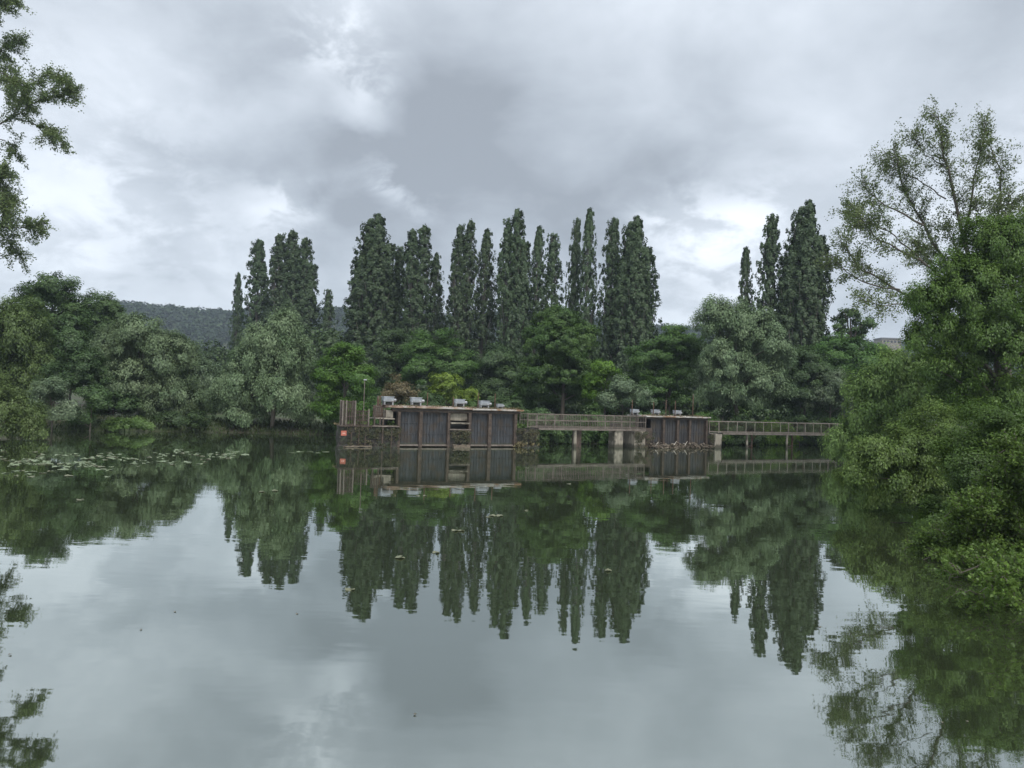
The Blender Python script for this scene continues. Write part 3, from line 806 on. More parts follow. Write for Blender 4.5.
# tall tree at the upper left edge, most of it outside the frame
Y = 76
LT = []
bx = at(-60, 430, Y)[0]
LT.append(([np.array((bx, Y, .5)), at(-62, 250, Y), at(-58, 100, Y), at(-50, -60, Y)], .55, .12, .2))
def lt(pts, ra=.14, rb=.03, d=1.0): LT.append((PL(Y, pts, 3), ra, rb, d))
lt([(-60, 150), (-20, 135), (10, 118), (40, 100), (70, 90)])
lt([(10, 118), (30, 122), (50, 130), (58, 138)], .06, .02, 1.2)
lt([(10, 118), (30, 85), (48, 75), (68, 82)], .06, .02, 1.2)
lt([(-20, 135), (5, 140), (14, 152)], .06, .02, .9)
lt([(-55, 90), (-25, 60), (0, 50), (20, 40)], .12, .03, 1.2)
lt([(-25, 60), (0, 72), (25, 88)], .08, .02, 1.3)
lt([(-55, 60), (-25, 20), (0, 5), (14, -5)], .12, .03, 1.2)
lt([(-20, 100), (0, 90), (22, 98)], .08, .02, 1.3)
lt([(-62, 250), (-35, 235), (-5, 228), (20, 228), (42, 226)], .12, .03, 1.1)
lt([(-5, 228), (10, 242), (18, 255)], .05, .02, 1.3)
lt([(-60, 215), (-30, 195), (-6, 180), (6, 168)], .1, .02, 1.2)
lt([(-40, 150), (-15, 160), (0, 185), (6, 215)], .06, .02, 1.4)
lt([(-60, 230), (-30, 215), (-2, 203), (8, 198)], .08, .02, 1.2)
for k in range(26):
    t = rng.uniform(.15, 1); zc = 5 + t*46; a = rng.uniform(0, 6.28); L_ = rng.uniform(3, 6.5)*(1.2-.6*t)
    if math.cos(a) > .15: a = math.pi - a
    e = np.array((bx-1+math.cos(a)*L_, Y+math.sin(a)*L_, zc+L_*.5))
    LT.append(([np.array((bx, Y, zc)), np.array((bx, Y, zc))*.5+e*.5+np.array((0, 0, .3)), e], .1, .03, 1.0))
skeleton_tree('tall_tree', 'tall tree reaching in from the upper left edge with leafy sprays against the sky', 'tree',
              (bx, Y, .5), LT, 'airy', .058, 3.7, 2.1, 46, droopf=.3, lsp=.9)

# right bank masses
T_('willow_tree', 'light yellow-green willow bulging over the water at the right end of the walkway', 'willow tree', 52,
   [(890, 374, 26, 28), (868, 396, 22, 32), (905, 400, 34, 40), (862, 425, 24, 26), (895, 440, 34, 30), (846, 442, 22, 16), (838, 452, 14, 9), (870, 455, 26, 14), (925, 380, 24, 34)],
   'willow_light', 'willow', 1.4, 9, 9, base=925)
T_('broadleaf_tree', 'big dark green tree filling the right edge behind the willow', 'tree', 44,
   [(955, 278, 28, 30), (985, 248, 30, 34), (922, 300, 22, 24), (970, 300, 44, 44), (1010, 260, 40, 46), (940, 330, 30, 34), (990, 350, 56, 50), (1040, 330, 50, 70), (945, 372, 24, 30), (916, 340, 14, 20), (972, 410, 38, 40), (1015, 420, 50, 50)],
   'near', 'soft', 1.25, 7, 10, base=1010)
T_('willow_shrub', 'mid-green willow shrub dipping into the water beneath the yellow-green willow', 'willow shrub', 30,
   [(872, 462, 24, 26), (856, 478, 20, 18), (895, 488, 30, 28), (925, 500, 34, 32), (940, 455, 44, 50), (905, 455, 30, 30), (880, 503, 16, 12), (915, 525, 22, 16)],
   'near_fresh', 'soft', 1.35, 7, 11, base=950)
T_('broadleaf_tree', 'dark leaved tree low on the right bank between big tree and overhanging shrub', 'tree', 25,
   [(1000, 450, 46, 46), (965, 480, 34, 40), (1030, 480, 46, 60), (975, 520, 44, 34), (945, 525, 26, 26)],
   'near_dark', 'broad', 1.3, 7, 13, base=1015)

Y = 21
LS = []
def ls(pts, ra=.07, rb=.015, d=1.0): LS.append((PL(Y, pts, 1.3), ra, rb, d))
for (x, y) in [(940, 560), (955, 535), (938, 590), (965, 575), (985, 590), (960, 510), (985, 500), (1010, 545), (1000, 480), (1025, 500), (970, 550), (1015, 590), (925, 545), (1000, 520), (1030, 560), (990, 560), (1040, 460), (1010, 450)]:
    ls([(1085, 600), (1055+rng.uniform(-15, 15), (600+y)/2-18), ((x+1040)/2, y*.6+.4*(y+575)/2-15), (x, y)])
skeleton_tree('overhanging_shrub', 'nearest green shrub with arching twigs dipping into the water at the right', 'shrub',
              (at(1085, 540, Y)[0], Y, .6), LS, 'near', .025, 17, .85, 62, droopf=.15, startf=.2, lsp=.9)
Y = 17.5
LS = []
for (x, y) in [(935, 588), (950, 575), (1000, 580), (975, 595)]:
    ls([(1075, 560), (1040, 575), ((x+1040)/2, y-12), (x, y)], .03, .01, .7)
skeleton_tree('bare_branch', 'half bare branch reaching out low over the water at the right', 'branch',
              (at(1075, 560, Y)[0], Y, .4), LS, 'near', .026, 14, .6, 34, droopf=.2, startf=.3)

# ------------------------------------------------------------------ the weir
WA = math.atan(.5)
def uz(px, py):
    x = px - 512; y = py - .035*x; x = x + .035*(py-395)
    k = x/F; X = 59*k/(1-.5*k); D = 59+.5*X
    return X/math.cos(WA), HC - (y-395)/F*D
def U(px): return uz(px, 430)[0]
def Z(px, py): return uz(px, py)[1]
def wroot(name, label, cat, px, z=0.0, v=0.0, group=None):
    """thing whose origin stands on the weir line; parts are built relative to it"""
    u = U(px)
    o = empty(name, (u*math.cos(WA) - v*math.sin(WA), 59 + u*math.sin(WA) + v*math.cos(WA), z), WA)
    tag(o, label, cat, group); return o, u

def gate_panel(root, u0, u1, z0, z1, v=.25, mat='gate', bars=(.33, .66)):
    """ribbed steel gate leaf"""
    m = MB(); m.box(u0, u1, v, v+.06, z0, z1)
    n = max(4, int((u1-u0)/.24))
    for i in range(n+1):
        x = u0 + (u1-u0)*i/n; w = .035 if i % 3 else .055
        m.box(max(u0, x-w), min(u1, x+w), v-.045, v+.003, z0+.003, z1-.003)
    for b in bars: z = z0+(z1-z0)*b; m.box(u0+.004, u1-.004, v-.06, v-.02, z-.025, z+.025)
    return m.build('gate_panel', M[mat], root)

def rail(root, u0, u1, z0, z1, v, posts, mids=2, r=.028, mesh=False, mat='rail'):
    """railing: posts are separate children, the rails one mesh"""
    m = MB()
    for k in range(mids+1):
        z = z1 - (z1-z0)*k*(.9/(mids+.001)) if k else z1
        m.box(u0, u1, v-r*.8, v+r*.8, z-r, z+r)
    if mesh:
        n = int((u1-u0)/.16)
        for i in range(n): 
            x = u0+(u1-u0)*(i+.5)/n; m.box(x-.010, x+.010, v-.010, v+.010, z0+.02, z1-.03)
    m.build('rail', M[mat], root)
    for x in posts:
        dx = random.gauss(0, .018); MB().tube([(x, v, z0), (x+dx, v+random.gauss(0, .015), z1+.03)], r*1.35, 4).build('post', M[mat], root)

from mathutils import noise as mn
def rough_block(root, name, mat, px0, px1, z0, z1, v0, v1, o, amp=.06, step=.16):
    """weathered block: all six faces gridded and crumbled by noise"""
    x0, x1 = U(px0)-o, U(px1)-o
    bm = bmesh.new()
    def lin(a, b): n = max(1, int(round(abs(b-a)/step))); return [a+(b-a)*i/n for i in range(n+1)]
    xs, ys, zs = lin(x0, x1), lin(v0, v1), lin(z0, z1)
    def grid(A, B, f):
        g_ = [[bm.verts.new(f(a, b)) for b in B] for a in A]
        for i in range(len(A)-1):
            for j in range(len(B)-1): bm.faces.new((g_[i][j], g_[i+1][j], g_[i+1][j+1], g_[i][j+1]))
    grid(xs, zs, lambda a, b: (a, v0, b)); grid(xs, zs, lambda a, b: (a, v1, b))
    grid(ys, zs, lambda a, b: (x0, a, b)); grid(ys, zs, lambda a, b: (x1, a, b))
    grid(xs, ys, lambda a, b: (a, b, z1)); grid(xs, ys, lambda a, b: (a, b, z0))
    bmesh.ops.remove_doubles(bm, verts=bm.verts, dist=.001); bmesh.ops.recalc_face_normals(bm, faces=bm.faces)
    for v_ in bm.verts:
        p = Vector(v_.co)*2.3 + Vector((o, 0, 0)); q = mn.noise_vector(p) + mn.noise_vector(p*2.7)*.5
        edge = (abs(v_.co.x-x0) < .01 or abs(v_.co.x-x1) < .01) + (abs(v_.co.z-z1) < .01) + (abs(v_.co.y-v0) < .01)
        v_.co += q*amp*(1 + .5*(edge > 1))
        if edge > 1: v_.co.z -= amp*.6*abs(mn.noise(p*3)); v_.co.y += amp*.6*abs(mn.noise(p*1.7))
    me = bpy.data.meshes.new(name); bm.to_mesh(me); bm.free(); me.materials.append(M[mat])
    ob = bpy.data.objects.new(name, me); COL.objects.link(ob); ob.parent = root
    return ob

# ---- left sluice
SL, u_o = wroot('sluice_gates', 'rust stained left sluice block with four ribbed grey gate leaves under a slab', 'sluice', 460)
def lu(px): return U(px) - u_o
zt = 2.92
def rect(root, name, mat, px0, px1, z0, z1, v0, v1, bevel=.02, o=u_o):
    return MB().box(U(px0)-o, U(px1)-o, v0, v1, z0, z1).build(name, M[mat], root, bevel)
rough_block(SL, 'top_slab', 'slab_rust', 388, 471, zt-.10, zt+.03, -.25, 3.0, u_o, .022, .2)
rough_block(SL, 'top_slab', 'slab', 471.2, 522, zt-.14, zt-.03, -.3, 3.0, u_o, .022, .2)
rect(SL, 'beam', 'rust_brown', 392, 520, zt-.38, zt-.145, -.02, .4)
rough_block(SL, 'stone_pier', 'stone_dark', 341, 399, -1.8, 1.42, -.1, .6, u_o, .11)
rough_block(SL, 'stone_pier', 'stone_dark', 349, 399.2, -1.8, 1.38, .603, 3.4, u_o, .11)
rough_block(SL, 'stone_pier', 'stone_dark', 450.5, 470, -1.8, 1.25, -.05, 3.4, u_o, .11)
rough_block(SL, 'stone_pier', 'stone_dark', 516.5, 537, -1.8, 1.45, -.05, 3.4, u_o, .11)
rect(SL, 'back_wall', 'stone_dark', 399.5, 516, -1.8, zt-.4, 2.6, 3.3, 0)
zb = Z(440, 446)+.02
for (a, b) in ((400, 419.5), (422.5, 448)): gate_panel(SL, lu(a), lu(b), zb+.1, zt-.39)
for (a, b) in ((471, 488.5), (491.5, 514.5)): gate_panel(SL, lu(a), lu(b), zb+.1, zt-.39, bars=(.3, .62))
for (a, b) in ((399, 448.5), (470, 515)): rect(SL, 'sill_beam', 'rail', a, b, zb-.03, zb+.09, .02, .5)
for px, w in ((399.2, .10), (421, .13), (449, .10), (470, .1), (490, .13), (515.6, .12)):
    x = lu(px); MB().box(x-w, x+w, -.08, .42, -1.5, zt-.38).build('pillar', M['rust_brown'], SL, .015)
# recess between the two gate pairs: pale concrete beam, black block painted as the hole's shade, brackets
rough_block(SL, 'concrete_lintel', 'concrete', 452, 468.5, 1.95, 2.5, .3, .9, u_o, .022, .2)
rough_block(SL, 'ledge', 'concrete', 451, 469.5, 1.72, 1.82, -.1, .9, u_o, .022, .2)
rough_block(SL, 'ledge', 'rail', 449.5, 471, 1.26, 1.34, -.15, .6, u_o, .022, .2)
rect(SL, 'recess_shade', 'black', 451, 469.5, 1.345, 1.715, .7, 1.0, 0)
# left operator platform
rough_block(SL, 'ledge', 'rail', 372, 399, 1.44, 1.53, -.25, 1.2, u_o, .022, .2)
rect(SL, 'platform', 'rust_brown', 340, 392, 1.423, 1.5, -.22, .9)
rough_block(SL, 'concrete_block', 'concrete', 386.5, 393.5, 2.0, 2.62, .1, .8, u_o, .022, .2)
rect(SL, 'recess_shade', 'black', 384, 392, 1.55, 1.98, .5, .9, 0)  # solid block, its black stands in for shade inside the opening
rough_block(SL, 'ledge', 'concrete', 373, 394, 1.99, 2.06, -.2, .9, u_o, .022, .2)
for px in (374, 379.5, 382.5): 
    x = lu(px); MB().box(x-.05, x+.05, -.22, -.12, (-1.2 if px == 382.5 else 1.53), 2.05 if px > 375 else 2.75).build('pillar', M['rust_brown'], SL)
m = MB()
for i in range(7):
    x = lu(374+i*2.0); m.box(x-.02, x+.02, .2, .24, 2.06, 2.78)
m.box(lu(373.6), lu(387), .19, .25, 2.76, 2.82); m.box(lu(373.6), lu(387), .19, .25, 2.42, 2.46)
m.build('guard_grille', M['rust_brown'], SL)
m = MB()
m.box(lu(380), lu(386.5), .9, 1.8, 2.0, 2.9); m.box(lu(381.3), lu(383), 1.0, 1.2, 2.9, 3.6); m.box(lu(384), lu(385), 1.0, 1.2, 2.9, 3.25)
m.build('winch_frame', M['rust'], SL, .02)
# weeds on the stone
def weeds(label, px0, px1, z, v, n, group, mat='reed', sz=.35, name='weed_tuft'):
    for i in range(n):
        px = random.uniform(px0, px1); o, _ = wroot(name, label, 'weeds', px, z, v, group)
        k = 60; c = rng.normal(size=(k, 3))*np.array([sz*.5, sz*.3, sz*.3]) + np.array([0, 0, sz*.4])
        c[:, 2] = np.abs(c[:, 2])
        V, Fq, a = leaf_quads(c, unit(k)+np.array([0, -.4, .5]), .05, 2.2, np.tile(np.array([0, 0, 1.0]), (k, 1)), rng.random(k))
        mesh_np('foliage', V, Fq, M[mat], o, a)
weeds('small green weed tuft growing on the dark stone pier of the left sluice', 344, 396, 1.5, .3, 6, 'weeds on the left pier')
weeds('small weed tuft growing on the pier at the left end of the footbridge', 518, 536, 1.45, .4, 4, 'weeds on the pier by the footbridge')
weeds('pale dry weed tuft at the waterline under the pier', 516, 536, .05, -.2, 5, 'weeds at the waterline', 'brown_shrub')

for (p0, p1, n_, lab) in ((340, 396, 9, 'rounded dark stone lying at the foot of the left pier'), (451, 469, 4, 'dark stone at the waterline between the two gate pairs'), (516, 538, 6, 'dark stone at the foot of the pier where the footbridge starts')):
    for k in range(n_):
        o, _ = wroot('pier_stone', lab, 'stone', random.uniform(p0, p1), random.uniform(-.08, .04), -.22, 'stones at the foot of the piers')
        bm = bmesh.new(); bmesh.ops.create_icosphere(bm, subdivisions=2, radius=1); sc_ = (random.uniform(.16, .34), random.uniform(.14, .24), random.uniform(.12, .22)); sd_ = random.uniform(0, 99)
        for v_ in bm.verts:
            q = 1 + .35*mn.noise(Vector(v_.co)*1.4 + Vector((sd_, 0, 0))); v_.co = Vector((v_.co.x*sc_[0], v_.co.y*sc_[1], v_.co.z*sc_[2]))*q
        me = bpy.data.meshes.new('stone_body'); bm.to_mesh(me); bm.free(); me.materials.append(M['stone_dark'])
        sb_ = bpy.data.objects.new('stone_body', me); COL.objects.link(sb_); sb_.parent = o
# ---- fenced cage on the left pier
CG, cu = wroot('fence_cage', 'tall brown mesh fence cage on the left end of the pier', 'fence', 347, 1.51, -.05)
z1 = Z(347, 401) - 1.51
def cage_panel(u0, v0, u1, v1, h):
    m = MB(); L_ = math.hypot(u1-u0, v1-v0); n = int(L_/.11)
    for i in range(n+1):
        f = i/n; x = u0+(u1-u0)*f; y = v0+(v1-v0)*f; m.box(x-.018, x+.018, y-.018, y+.018, 0, h)
    for z in (.05, h*.35, h*.68, h-.04): m.tube([(u0, v0, z), (u1, v1, z)], .03, 4)
    return m.build('mesh_panel', M['rust_brown'], CG)
ua, ub, uc = U(342.5)-cu, U(355)-cu, U(369)-cu
cage_panel(ua, 0, ub, 0, z1); cage_panel(ua, 0, ua, .6, z1*.98); cage_panel(ua, .6, ub, .6, z1); cage_panel(ub, 0, ub, .6, z1)
cage_panel(ub, .1, uc, .1, z1*.62)
for (x, y, h) in ((ua, 0, z1), (U(346)-cu, 0, z1), (ub, 0, z1), (uc, .1, z1*.66), (ua, .6, z1), (ub, .6, z1)):
    MB().box(x-.045, x+.045, y-.045, y+.045, -.02, h+.05).build('post', M['rail'], CG)

sg, su = wroot('warning_sign', 'small square orange-red sign on the dark stone at the left end', 'sign', 344, Z(344, 433), -.14)
MB().box(-.19, .19, -.02, .02, -.17, .17).build('sign_board', M['orange'], sg, .01)
m = MB(); m.box(-.10, .10, -.026, -.021, -.012, .012); m.build('white_bar', M['signwhite'], sg)
MB().box(-.03, .03, .021, .06, -.1, .1).build('bracket', M['rust_brown'], sg)

lp, _ = wroot('lamp_post', 'thin pole standing by the fence cage at the left end', 'pole', 369, 1.5, 1.4)
h = Z(369, 381.5) - 1.5 + .1
MB().tube([(0, 0, 0), (0, 0, h*.5), (0, 0, h)], [.04, .032, .028], 8).build('pole', M['rail'], lp, smooth=True)
MB().box(-.09, .16, -.06, .06, h-.02, h+.07).build('lamp_head', M['galv'], lp, .02)
MB().box(-.1, .1, -.1, .1, 0, .04).build('base_plate', M['galv'], lp)

# litter and moss lying on the decks, conduit along the slab edge
def litter(label, px0, px1, z, v0, v1, n, mat):
    u = rng.uniform(U(px0), U(px1), n); v = rng.uniform(v0, v1, n); pat = np.sin(u*2.1)*np.sin(u*.7+1)+rng.normal(size=n)*.4
    u, v = u[pat > -.1], v[pat > -.1]; k = len(u)
    C = np.stack([u*math.cos(WA)-v*math.sin(WA), 59+u*math.sin(WA)+v*math.cos(WA), z+np.abs(rng.normal(size=k))*.05], 1)
    V, Fq, a = leaf_quads(C, unit(k)*.5+np.array([0, 0, 1.0]), .04, 2.0, None, rng.random(k))
    tag(mesh_np('leaf_litter', V, Fq, M[mat], None, a), label, 'litter', kind='stuff')
litter('brown litter and moss along the left sluice slab', 392, 520, zt-.02, -.25, 1.2, 2600, 'brown_shrub')
litter('brown litter and moss on the left pier deck', 342, 396, 1.46, -.1, 2.5, 2200, 'brown_shrub')
litter('litter lying on the right sluice slab', 646, 708, 2.66, -.2, 1.2, 900, 'brown_shrub')
for (p0, p1, zz, vv, lab) in ((392, 520, zt-.2, -.06, 'dark cable sagging under the left sluice slab'), (646, 707, 2.5, -.06, 'dark cable clipped under the right sluice slab')):
    o, u0 = wroot('cable', lab, 'cable', p0, zz, vv)
    n = 14; w = U(p1)-u0
    MB().tube([(w*i/n, -.02, -.06*abs(math.sin(i*math.pi/2)) - .03*(i % 3)) for i in range(n+1)], .02, 5).build('cable_run', M['black'], o)

# moss, weeds and hanging growth clinging to the pier faces
MC, MT = [], []
for (p0, p1, zt_, v_) in ((341, 399, 1.45, -.16), (451, 469, 1.25, -.14), (517, 537, 1.45, -.16), (634, 651, 1.35, -.34), (708, 723, 1.2, -.1)):
    for k in range(int((p1-p0)*1.5)):
        u0 = rng.uniform(U(p0), U(p1))
        if U(339.5) < u0 < U(348.5): continue
        z0_ = (zt_ - abs(rng.normal())*.25) if rng.random() < .5 else rng.uniform(.05, zt_); m_ = int(rng.uniform(12, 50))
        L_ = rng.uniform(.08, .45); uu = u0 + rng.normal(size=m_)*.10; zz = z0_ - rng.random(m_)*L_; vv = v_ - rng.random(m_)*.09
        MC.append(np.stack([uu*math.cos(WA)-vv*math.sin(WA), 59+uu*math.sin(WA)+vv*math.cos(WA), np.maximum(zz, .02)], 1)); MT.append(np.full(m_, rng.random()))
MC = np.concatenate(MC); V, Fq, a = leaf_quads(MC, unit(len(MC))*.6+np.array([.3, -.8, .3]), .03, 1.8, np.tile(np.array([0, 0, -1.0]), (len(MC), 1)), np.concatenate(MT))
tag(mesh_np('pier_moss', V, Fq, foliage('moss', (.030, .036, .018), (.075, .065, .04), .1), None, a), 'moss and straggling weeds clinging to the faces of the sluice piers', 'moss', kind='stuff')
for px in (351, 358.5, 365, 391):
    x = lu(px); MB().tube([(x, -.20, -1.2), (x+.03, -.21, random.uniform(.9, 1.45))], .045, 6).build('timber_post', M['rust_brown'], SL)
rough_block(SL, 'broken_ledge', 'debris', 343, 372, .02, .12, -.42, -.1, u_o, .06)
rough_block(SL, 'broken_ledge', 'debris', 452, 468, -.05, .20, -.55, -.1, u_o, .09)

# ---- gate motors
def motor():
    o = empty('gate_motor')
    b = MB().box(-.40, .40, -.26, .26, .24, .60).build('housing', M['white'], o, .06)
    MB().box(-.43, .43, -.29, .29, .585, .625).build('lid', M['white'], o, .012)
    m = MB()
    for i in range(6): m.box(-.28+i*.08, -.24+i*.08, -.275, -.255, .30, .46)
    m.build('vent_louvre', M['galv'], b)
    for s in (-1, 1): MB().box(s*.31-.05, s*.31+.05, -.22, .22, .02, .245).build('foot', M['galv'], o)
    MB().box(-.16, .18, -.14, .16, .03, .22).build('gearbox', M['black'], o, .03)
    MB().tube([(.40, 0, .36), (.62, 0, .36)], .12, 10).tube([(.62, 0, .36), (.66, 0, .36)], [.12, .04], 10).build('motor_barrel', M['galv'], o, smooth=False)
    MB().tube([(-.42, -.1, .35), (-.58, -.12, .30), (-.62, -.14, .02)], .02, 5).build('conduit', M['black'], o)
    MB().box(-.48, .48, -.30, .30, 0, .022).build('base_plate', M['rust'], o)
    return o
pm = motor(); first = True
MOT = [(391.5, 3.0, 'leftmost'), (420, 3.0, 'second from left'), (464, 2.95, 'third from left'), (489, 2.9, 'fourth from left'), (505, 2.9, 'fifth, smallest')]
MOTR = [(641, 0, 'left'), (662, 0, 'middle'), (684, 0, 'right')]
ZR = 2.66
for i, (px, z, wd) in enumerate(MOT + MOTR):
    o = pm if first else copy_tree(pm); first = False
    u = U(px); v = 1.0; zz = (zt+.035 if px < 471 else zt-.028) if i < 5 else ZR+.003
    o.location = (u*math.cos(WA)-v*math.sin(WA), 59+u*math.sin(WA)+v*math.cos(WA), zz)
    o.rotation_euler = (0, 0, WA + random.uniform(-.25, .1)); s = (1.0, 1.0, .95, .95, .62, .8, .82, .8)[i]
    o.scale = (s, s, s)
    tag(o, (f'pale grey gate motor on the left sluice slab, {wd} of five' if i < 5 else f'pale grey gate motor on the right sluice slab, {wd} of three'),
        'motor', 'pale gate motors on the sluice slabs')
# spindles
SP = [(429.5, 394), (455.5, 398), (480.5, 394), (497.5, 395), (382, 397), (635.5, 401), (657, 403), (669.5, 401), (678.8, 402), (696.5, 395)]
for i, (px, py) in enumerate(SP):
    v = .55; z0 = (zt-.03 if px < 471 else zt-.032) if px < 530 else ZR
    if px == 382: z0 = 2.9
    o, _ = wroot('lifting_spindle', 'thin rusty lifting rod standing up from the sluice slabs', 'rod', px, z0, v, 'rusty lifting rods on the slabs')
    hh = Z(px, py) - z0 + .1
    MB().tube([(0, 0, 0), (0, 0, hh)], .035, 6).build('rod', M['rust'], o)
    MB().tube([(0, 0, .02), (0, 0, .14)], .09, 8).build('collar', M['rust_brown'], o)

# ---- right sluice
SR, u_r = wroot('sluice_gates', 'right sluice block with grey ribbed panels and pale concrete piers at the waterline', 'sluice', 678)
def rr_(name, mat, px0, px1, z0, z1, v0, v1, bevel=.02): return rect(SR, name, mat, px0, px1, z0, z1, v0, v1, bevel, u_r)
rough_block(SR, 'top_slab', 'slab', 645, 709, ZR-.09, ZR, -.25, 2.6, u_r, .02, .2)
rr_('beam', 'rust_brown', 646, 708, ZR-.28, ZR-.095, 0, .4)
for (a, b) in ((652.5, 663), (665, 677), (679, 689), (691, 706)):
    gate_panel(SR, U(a)-u_r, U(b)-u_r, .22, ZR-.285, mat='gate_dark', bars=(.5,))
for px in (664, 678, 690, 706.8):
    x = U(px)-u_r; MB().box(x-.11, x+.11, -.06, .42, -1.5, ZR-.285).build('pillar', M['rust_brown'], SR, .015)
rough_block(SR, 'concrete_pier', 'concrete', 633, 643.5, -1.6, 1.35, -.3, 2.6, u_r, .04)
rough_block(SR, 'concrete_pier', 'rust_brown', 644, 652, -1.6, 1.6, -.1, 2.6, u_r, .04)
rough_block(SR, 'concrete_pier', 'concrete', 713.5, 719.5, -1.6, 1.2, -.3, 1.6, u_r, .04)
rough_block(SR, 'end_pier', 'stone_dark', 707.5, 722, -1.6, 1.28, .0, 2.8, u_r, .04) if False else rough_block(SR, 'end_pier', 'stone_dark', 720, 724, -1.6, 1.25, .2, 2.8, u_r, .04)
rr_('recess_shade', 'black', 707.5, 713, -1.6, 1.28, .4, 2.6, .02)  # recess shade beside the pale pier, put in as a black block
rr_('back_wall', 'stone_dark', 653, 707, -1.6, ZR-.3, 2.2, 2.55, 0)
rr_('sill_beam', 'debris', 652, 707, .1, .2, 0, .5)

# debris raft + driftwood
C = []
for i in range(900):
    u = rng.uniform(U(648), U(708)); v = -abs(rng.normal())*.45 - .05
    C.append((u*math.cos(WA)-v*math.sin(WA), 59+u*math.sin(WA)+v*math.cos(WA), .03+abs(rng.normal())*.14))
V, Fq, a = leaf_quads(np.array(C), unit(900)*.4+np.array([0, 0, 1.0]), .055, 3.2, None, rng.random(900))
o = mesh_np('drift_debris', V, Fq, M['debris'], None, a); tag(o, 'brown raft of twigs and leaves caught against the right gates', 'debris', kind='stuff')
for i, (px, dx, lab) in enumerate([(653, .5, 'pale forked driftwood stick at the left of the debris raft'), (671, .45, 'pale bent driftwood stick in the middle of the debris raft'), (682, .4, 'pale driftwood stick at the right of the debris raft')]):
    o, _ = wroot('driftwood', lab, 'driftwood', px, .05, -.45)
    MB().tube([(-.25, 0, 0), (0, .05, .1), (dx*.7, 0, .52)], [.035, .04, .015], 6).tube([(0, .05, .1), (-.05, -.1, .28), (-.3, -.1, .36)], [.03, .02, .01], 6).build('stick', M['driftwood'], o)

# ---- footbridge between the sluices
FB, u_f = wroot('footbridge', 'rusty railed footbridge on concrete posts between the two sluices', 'footbridge', 588)
def fu(px): return U(px)-u_f
rect(FB, 'deck', 'rust_brown', 538, 645, 1.42, 1.50, -.1, 1.3, 0, u_f)
rect(FB, 'edge_beam', 'rail', 538, 645, 1.36, 1.52, -.18, -.103, 0, u_f)
ps = [fu(527) + (fu(645)-fu(527))*i/14 for i in range(15)]
rail(FB, fu(527), fu(645), 1.5, 2.58, -.1, ps, 2, .022, True)
rail(FB, fu(527), fu(645), 1.5, 2.58, 1.2, ps[::2], 2, .022, True)
MB().box(fu(575), fu(577.3), 0, .25, -1.5, 1.42).build('pier', M['concrete'], FB, .02)
MB().box(fu(578.5), fu(584), .3, .9, -1.5, 1.42).build('pier', M['rust_brown'], FB, .02)
MB().box(fu(615), fu(623.5), -.05, .9, -1.5, 1.42).build('pier', M['concrete'], FB, .03)
MB().box(fu(624.5), fu(632), 1.3, 2.2, -1.5, 1.9).build('pier', M['stone_dark'], FB, .03)

# ---- walkway to the right bank
WK, u_w = wroot('walkway', 'long narrow railed walkway on slim rusty posts running to the right bank', 'footbridge', 780)
def wu(px): return U(px)-u_w
zw = 1.28; zr = 2.30
rect(WK, 'deck', 'rust_brown', 724.5, 915, zw-.08, zw, -.1, 1.1, 0, u_w)
rect(WK, 'edge_beam', 'rail', 722, 915, zw-.13, zw+.03, -.17, -.103, 0, u_w)
n = 26; ps = [wu(709) + (wu(915)-wu(709))*i/n for i in range(n+1)]
rail(WK, wu(709), wu(915), zw, zr, -.08, ps, 1, .024, False, 'rail_pale')
rail(WK, wu(709), wu(915), zw, zr, 1.02, ps[::2], 1, .024, False)
m = MB(); k = int((wu(915)-wu(709))/.13)
for i in range(k):
    x = wu(709)+(wu(915)-wu(709))*(i+.5)/k; m.box(x-.012, x+.012, .98, 1.0, zw, zr-.05)
m.build('mesh_infill', M['rust_brown'], WK)
for (a, b) in ((747.3, 753), (787.3, 793.5), (832, 838)):
    for px, v, mt in ((a, .0, 'concrete'), (b+5.5, .8, 'rust')):
        x = wu(px); MB().tube([(x, v, -1.5), (x, v, zw-.08)], .085 if mt == 'rust' else .10, 8).build('pier', M[mt], WK)
    MB().tube([(wu(a)+.05, .1, .05), (wu(b+5.5), .8, .12)], .035, 5).tube([(wu(b+5.5), .8, .5), (wu(b+5.5)+.55, .8, zw-.1)], .035, 5).build('brace', M['rust'], WK)

# ------------------------------------------------------------------ lily pads and floating leaves
def pad_mesh(name, mat, r, n=14, notch=True):
    v = [(0, 0, 0)]; f = []
    for i in range(n+1):
        a = .18 + (2*math.pi-.36)*i/n; q = r*(1+.06*math.sin(3*a)); v.append((q*math.cos(a), q*math.sin(a), .012+.014*math.sin(2*a)+.008*math.sin(5*a)))
    for i in range(n): f.append((0, i+1, i+2))
    k = len(v)
    v += [(x, y, z-.008) for x, y, z in v[:k]]
    f += [(k, k+i+2, k+i+1) for i in range(n)] + [(i+1, k+i+1, k+i+2, i+2) for i in range(n)]
    me = bpy.data.meshes.new(name); me.from_pydata(v, [], f); me.materials.append(M[mat]); me.update(); return me
pads = [pad_mesh('lily_pad', 'pad', .17), pad_mesh('lily_pad', 'pad', .21), pad_mesh('lily_pad', 'pad_dull', .19)]
def put_pad(px, py, me, label, group, s=1.0, cat='lily pad', name='lily_pad'):
    d = ray(px, py); t = -HC/d[2]; o = bpy.data.objects.new(name, me); COL.objects.link(o)
    o.location = (d[0]*t, d[1]*t, .006 + random.random()*.01); o.rotation_euler = (R(random.uniform(-4, 4)), R(random.uniform(-4, 4)), random.uniform(0, 6.28))
    s *= random.uniform(.75, 1.3); o.scale = (s, s, 1); tag(o, label, cat, group)
random.seed(5)
np_ = 0
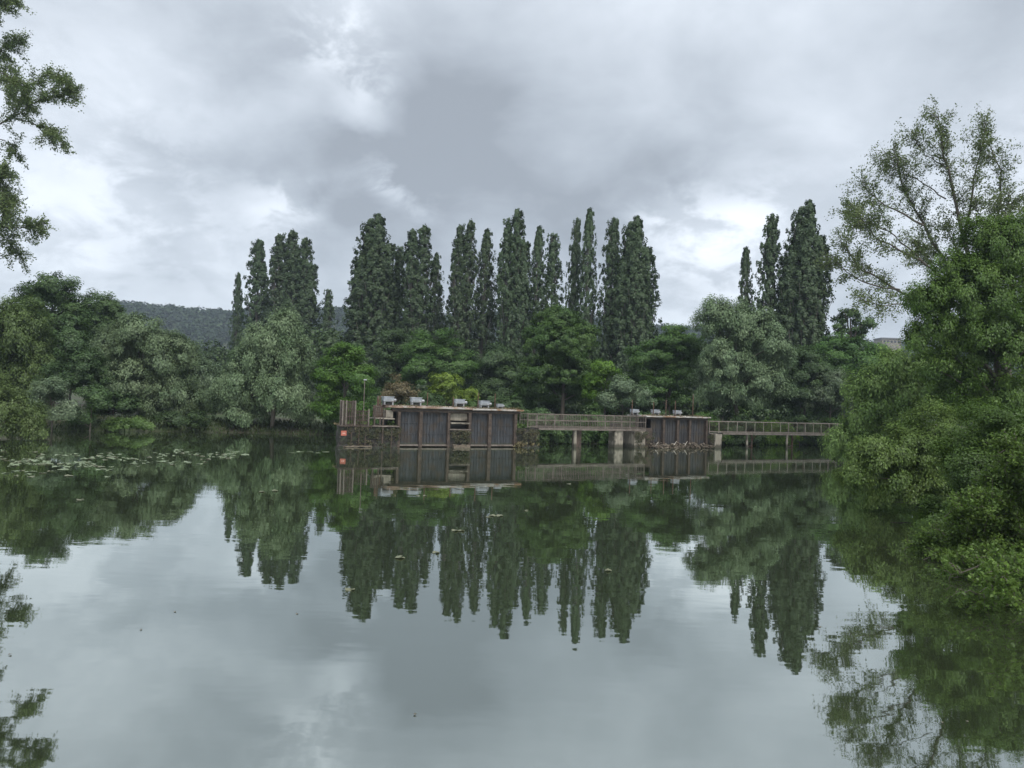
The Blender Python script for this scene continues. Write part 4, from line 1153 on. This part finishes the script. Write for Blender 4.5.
while np_ < 240:
    px = random.uniform(-4, 235); 
    band = random.random()
    py = random.gauss(463 if px < 110 else 460 - (px-110)*.045, 5.5 if px < 110 else 4.0)
    if px > 110 and random.random() < .35: continue
    if not 449 < py < 480: continue
    # clumpy
    if math.sin(px*.11+py*.35) + math.sin(px*.047-py*.6+1) < -.25: continue
    put_pad(px, py, pads[random.choice((0, 1, 1, 2))], 'round pale green lily pad floating in the drift by the left bank', 'lily pads by the left bank', .68); np_ += 1
for (px, py) in [(292, 453), (300, 452), (310, 452), (318, 453), (326, 452), (236, 452), (245, 455)]:
    put_pad(px, py, pads[1], 'lily pad in the short row right of the main drift, before the pale willow', 'lily pads before the pale willow', 1)
for (px, py) in [(80, 500), (262, 492), (275, 491), (16, 476), (418, 496), (425, 496), (492, 516), (500, 516), (488, 517), (455, 531), (461, 531), (400, 558), (436, 553), (350, 590), (526, 511), (608, 571), (569, 484), (527, 468)]:
    put_pad(px, py, pads[2], 'single floating leaf on the open water amid the reflected poplars', 'loose leaves on the open water', .5)
dl = pad_mesh('floating_leaf', 'deadleaf', .021, 8)
for v_ in dl.vertices: v_.co.z *= .3
for (px, py) in [(175, 612), (141, 630), (297, 614), (10, 655), (820, 627), (942, 723), (967, 722), (415, 715)]:
    put_pad(px, py, dl, 'tiny dark dead leaf drifting on the near water', 'dead leaves on the near water', 1, 'leaf', 'floating_leaf')

# ------------------------------------------------------------------ far buildings
hb = at(891, 339, 520); b, _d = empty('building', (hb[0], 520, float(ground_h(np.array([hb[0]]), np.array([520.]))[0]))), 0
tag(b, 'long flat roofed pale building on the skyline at the right', 'building')
hz = hb[2]-b.location.z+.1
MB().box(-6, 7, 0, 12, -2, hz).build('wall', M['concrete'], b); MB().box(-6.5, 7.5, -.5, 12.5, hz, hz+.7).build('roof', M['roof'], b)
for k in range(5): MB().box(-5+k*2.4, -3.6+k*2.4, -.06, .0-.003, hz-2.6, hz-1.2).build('window', M['glass'], b)

# ------------------------------------------------------------------ haze
hm, nt, out = new_mat('haze_air')
pv = N(nt, 'ShaderNodeVolumePrincipled'); pv.inputs['Color'].default_value = (.72, .84, 1, 1)
pv.inputs['Density'].default_value = .00026; pv.inputs['Anisotropy'].default_value = 0
nt.links.new(pv.outputs[0], out.inputs['Volume'])
hz_ = MB().box(-2600, 2600, -450, 3100, -6, 125).build('haze', hm); tag(hz_, kind='stuff')
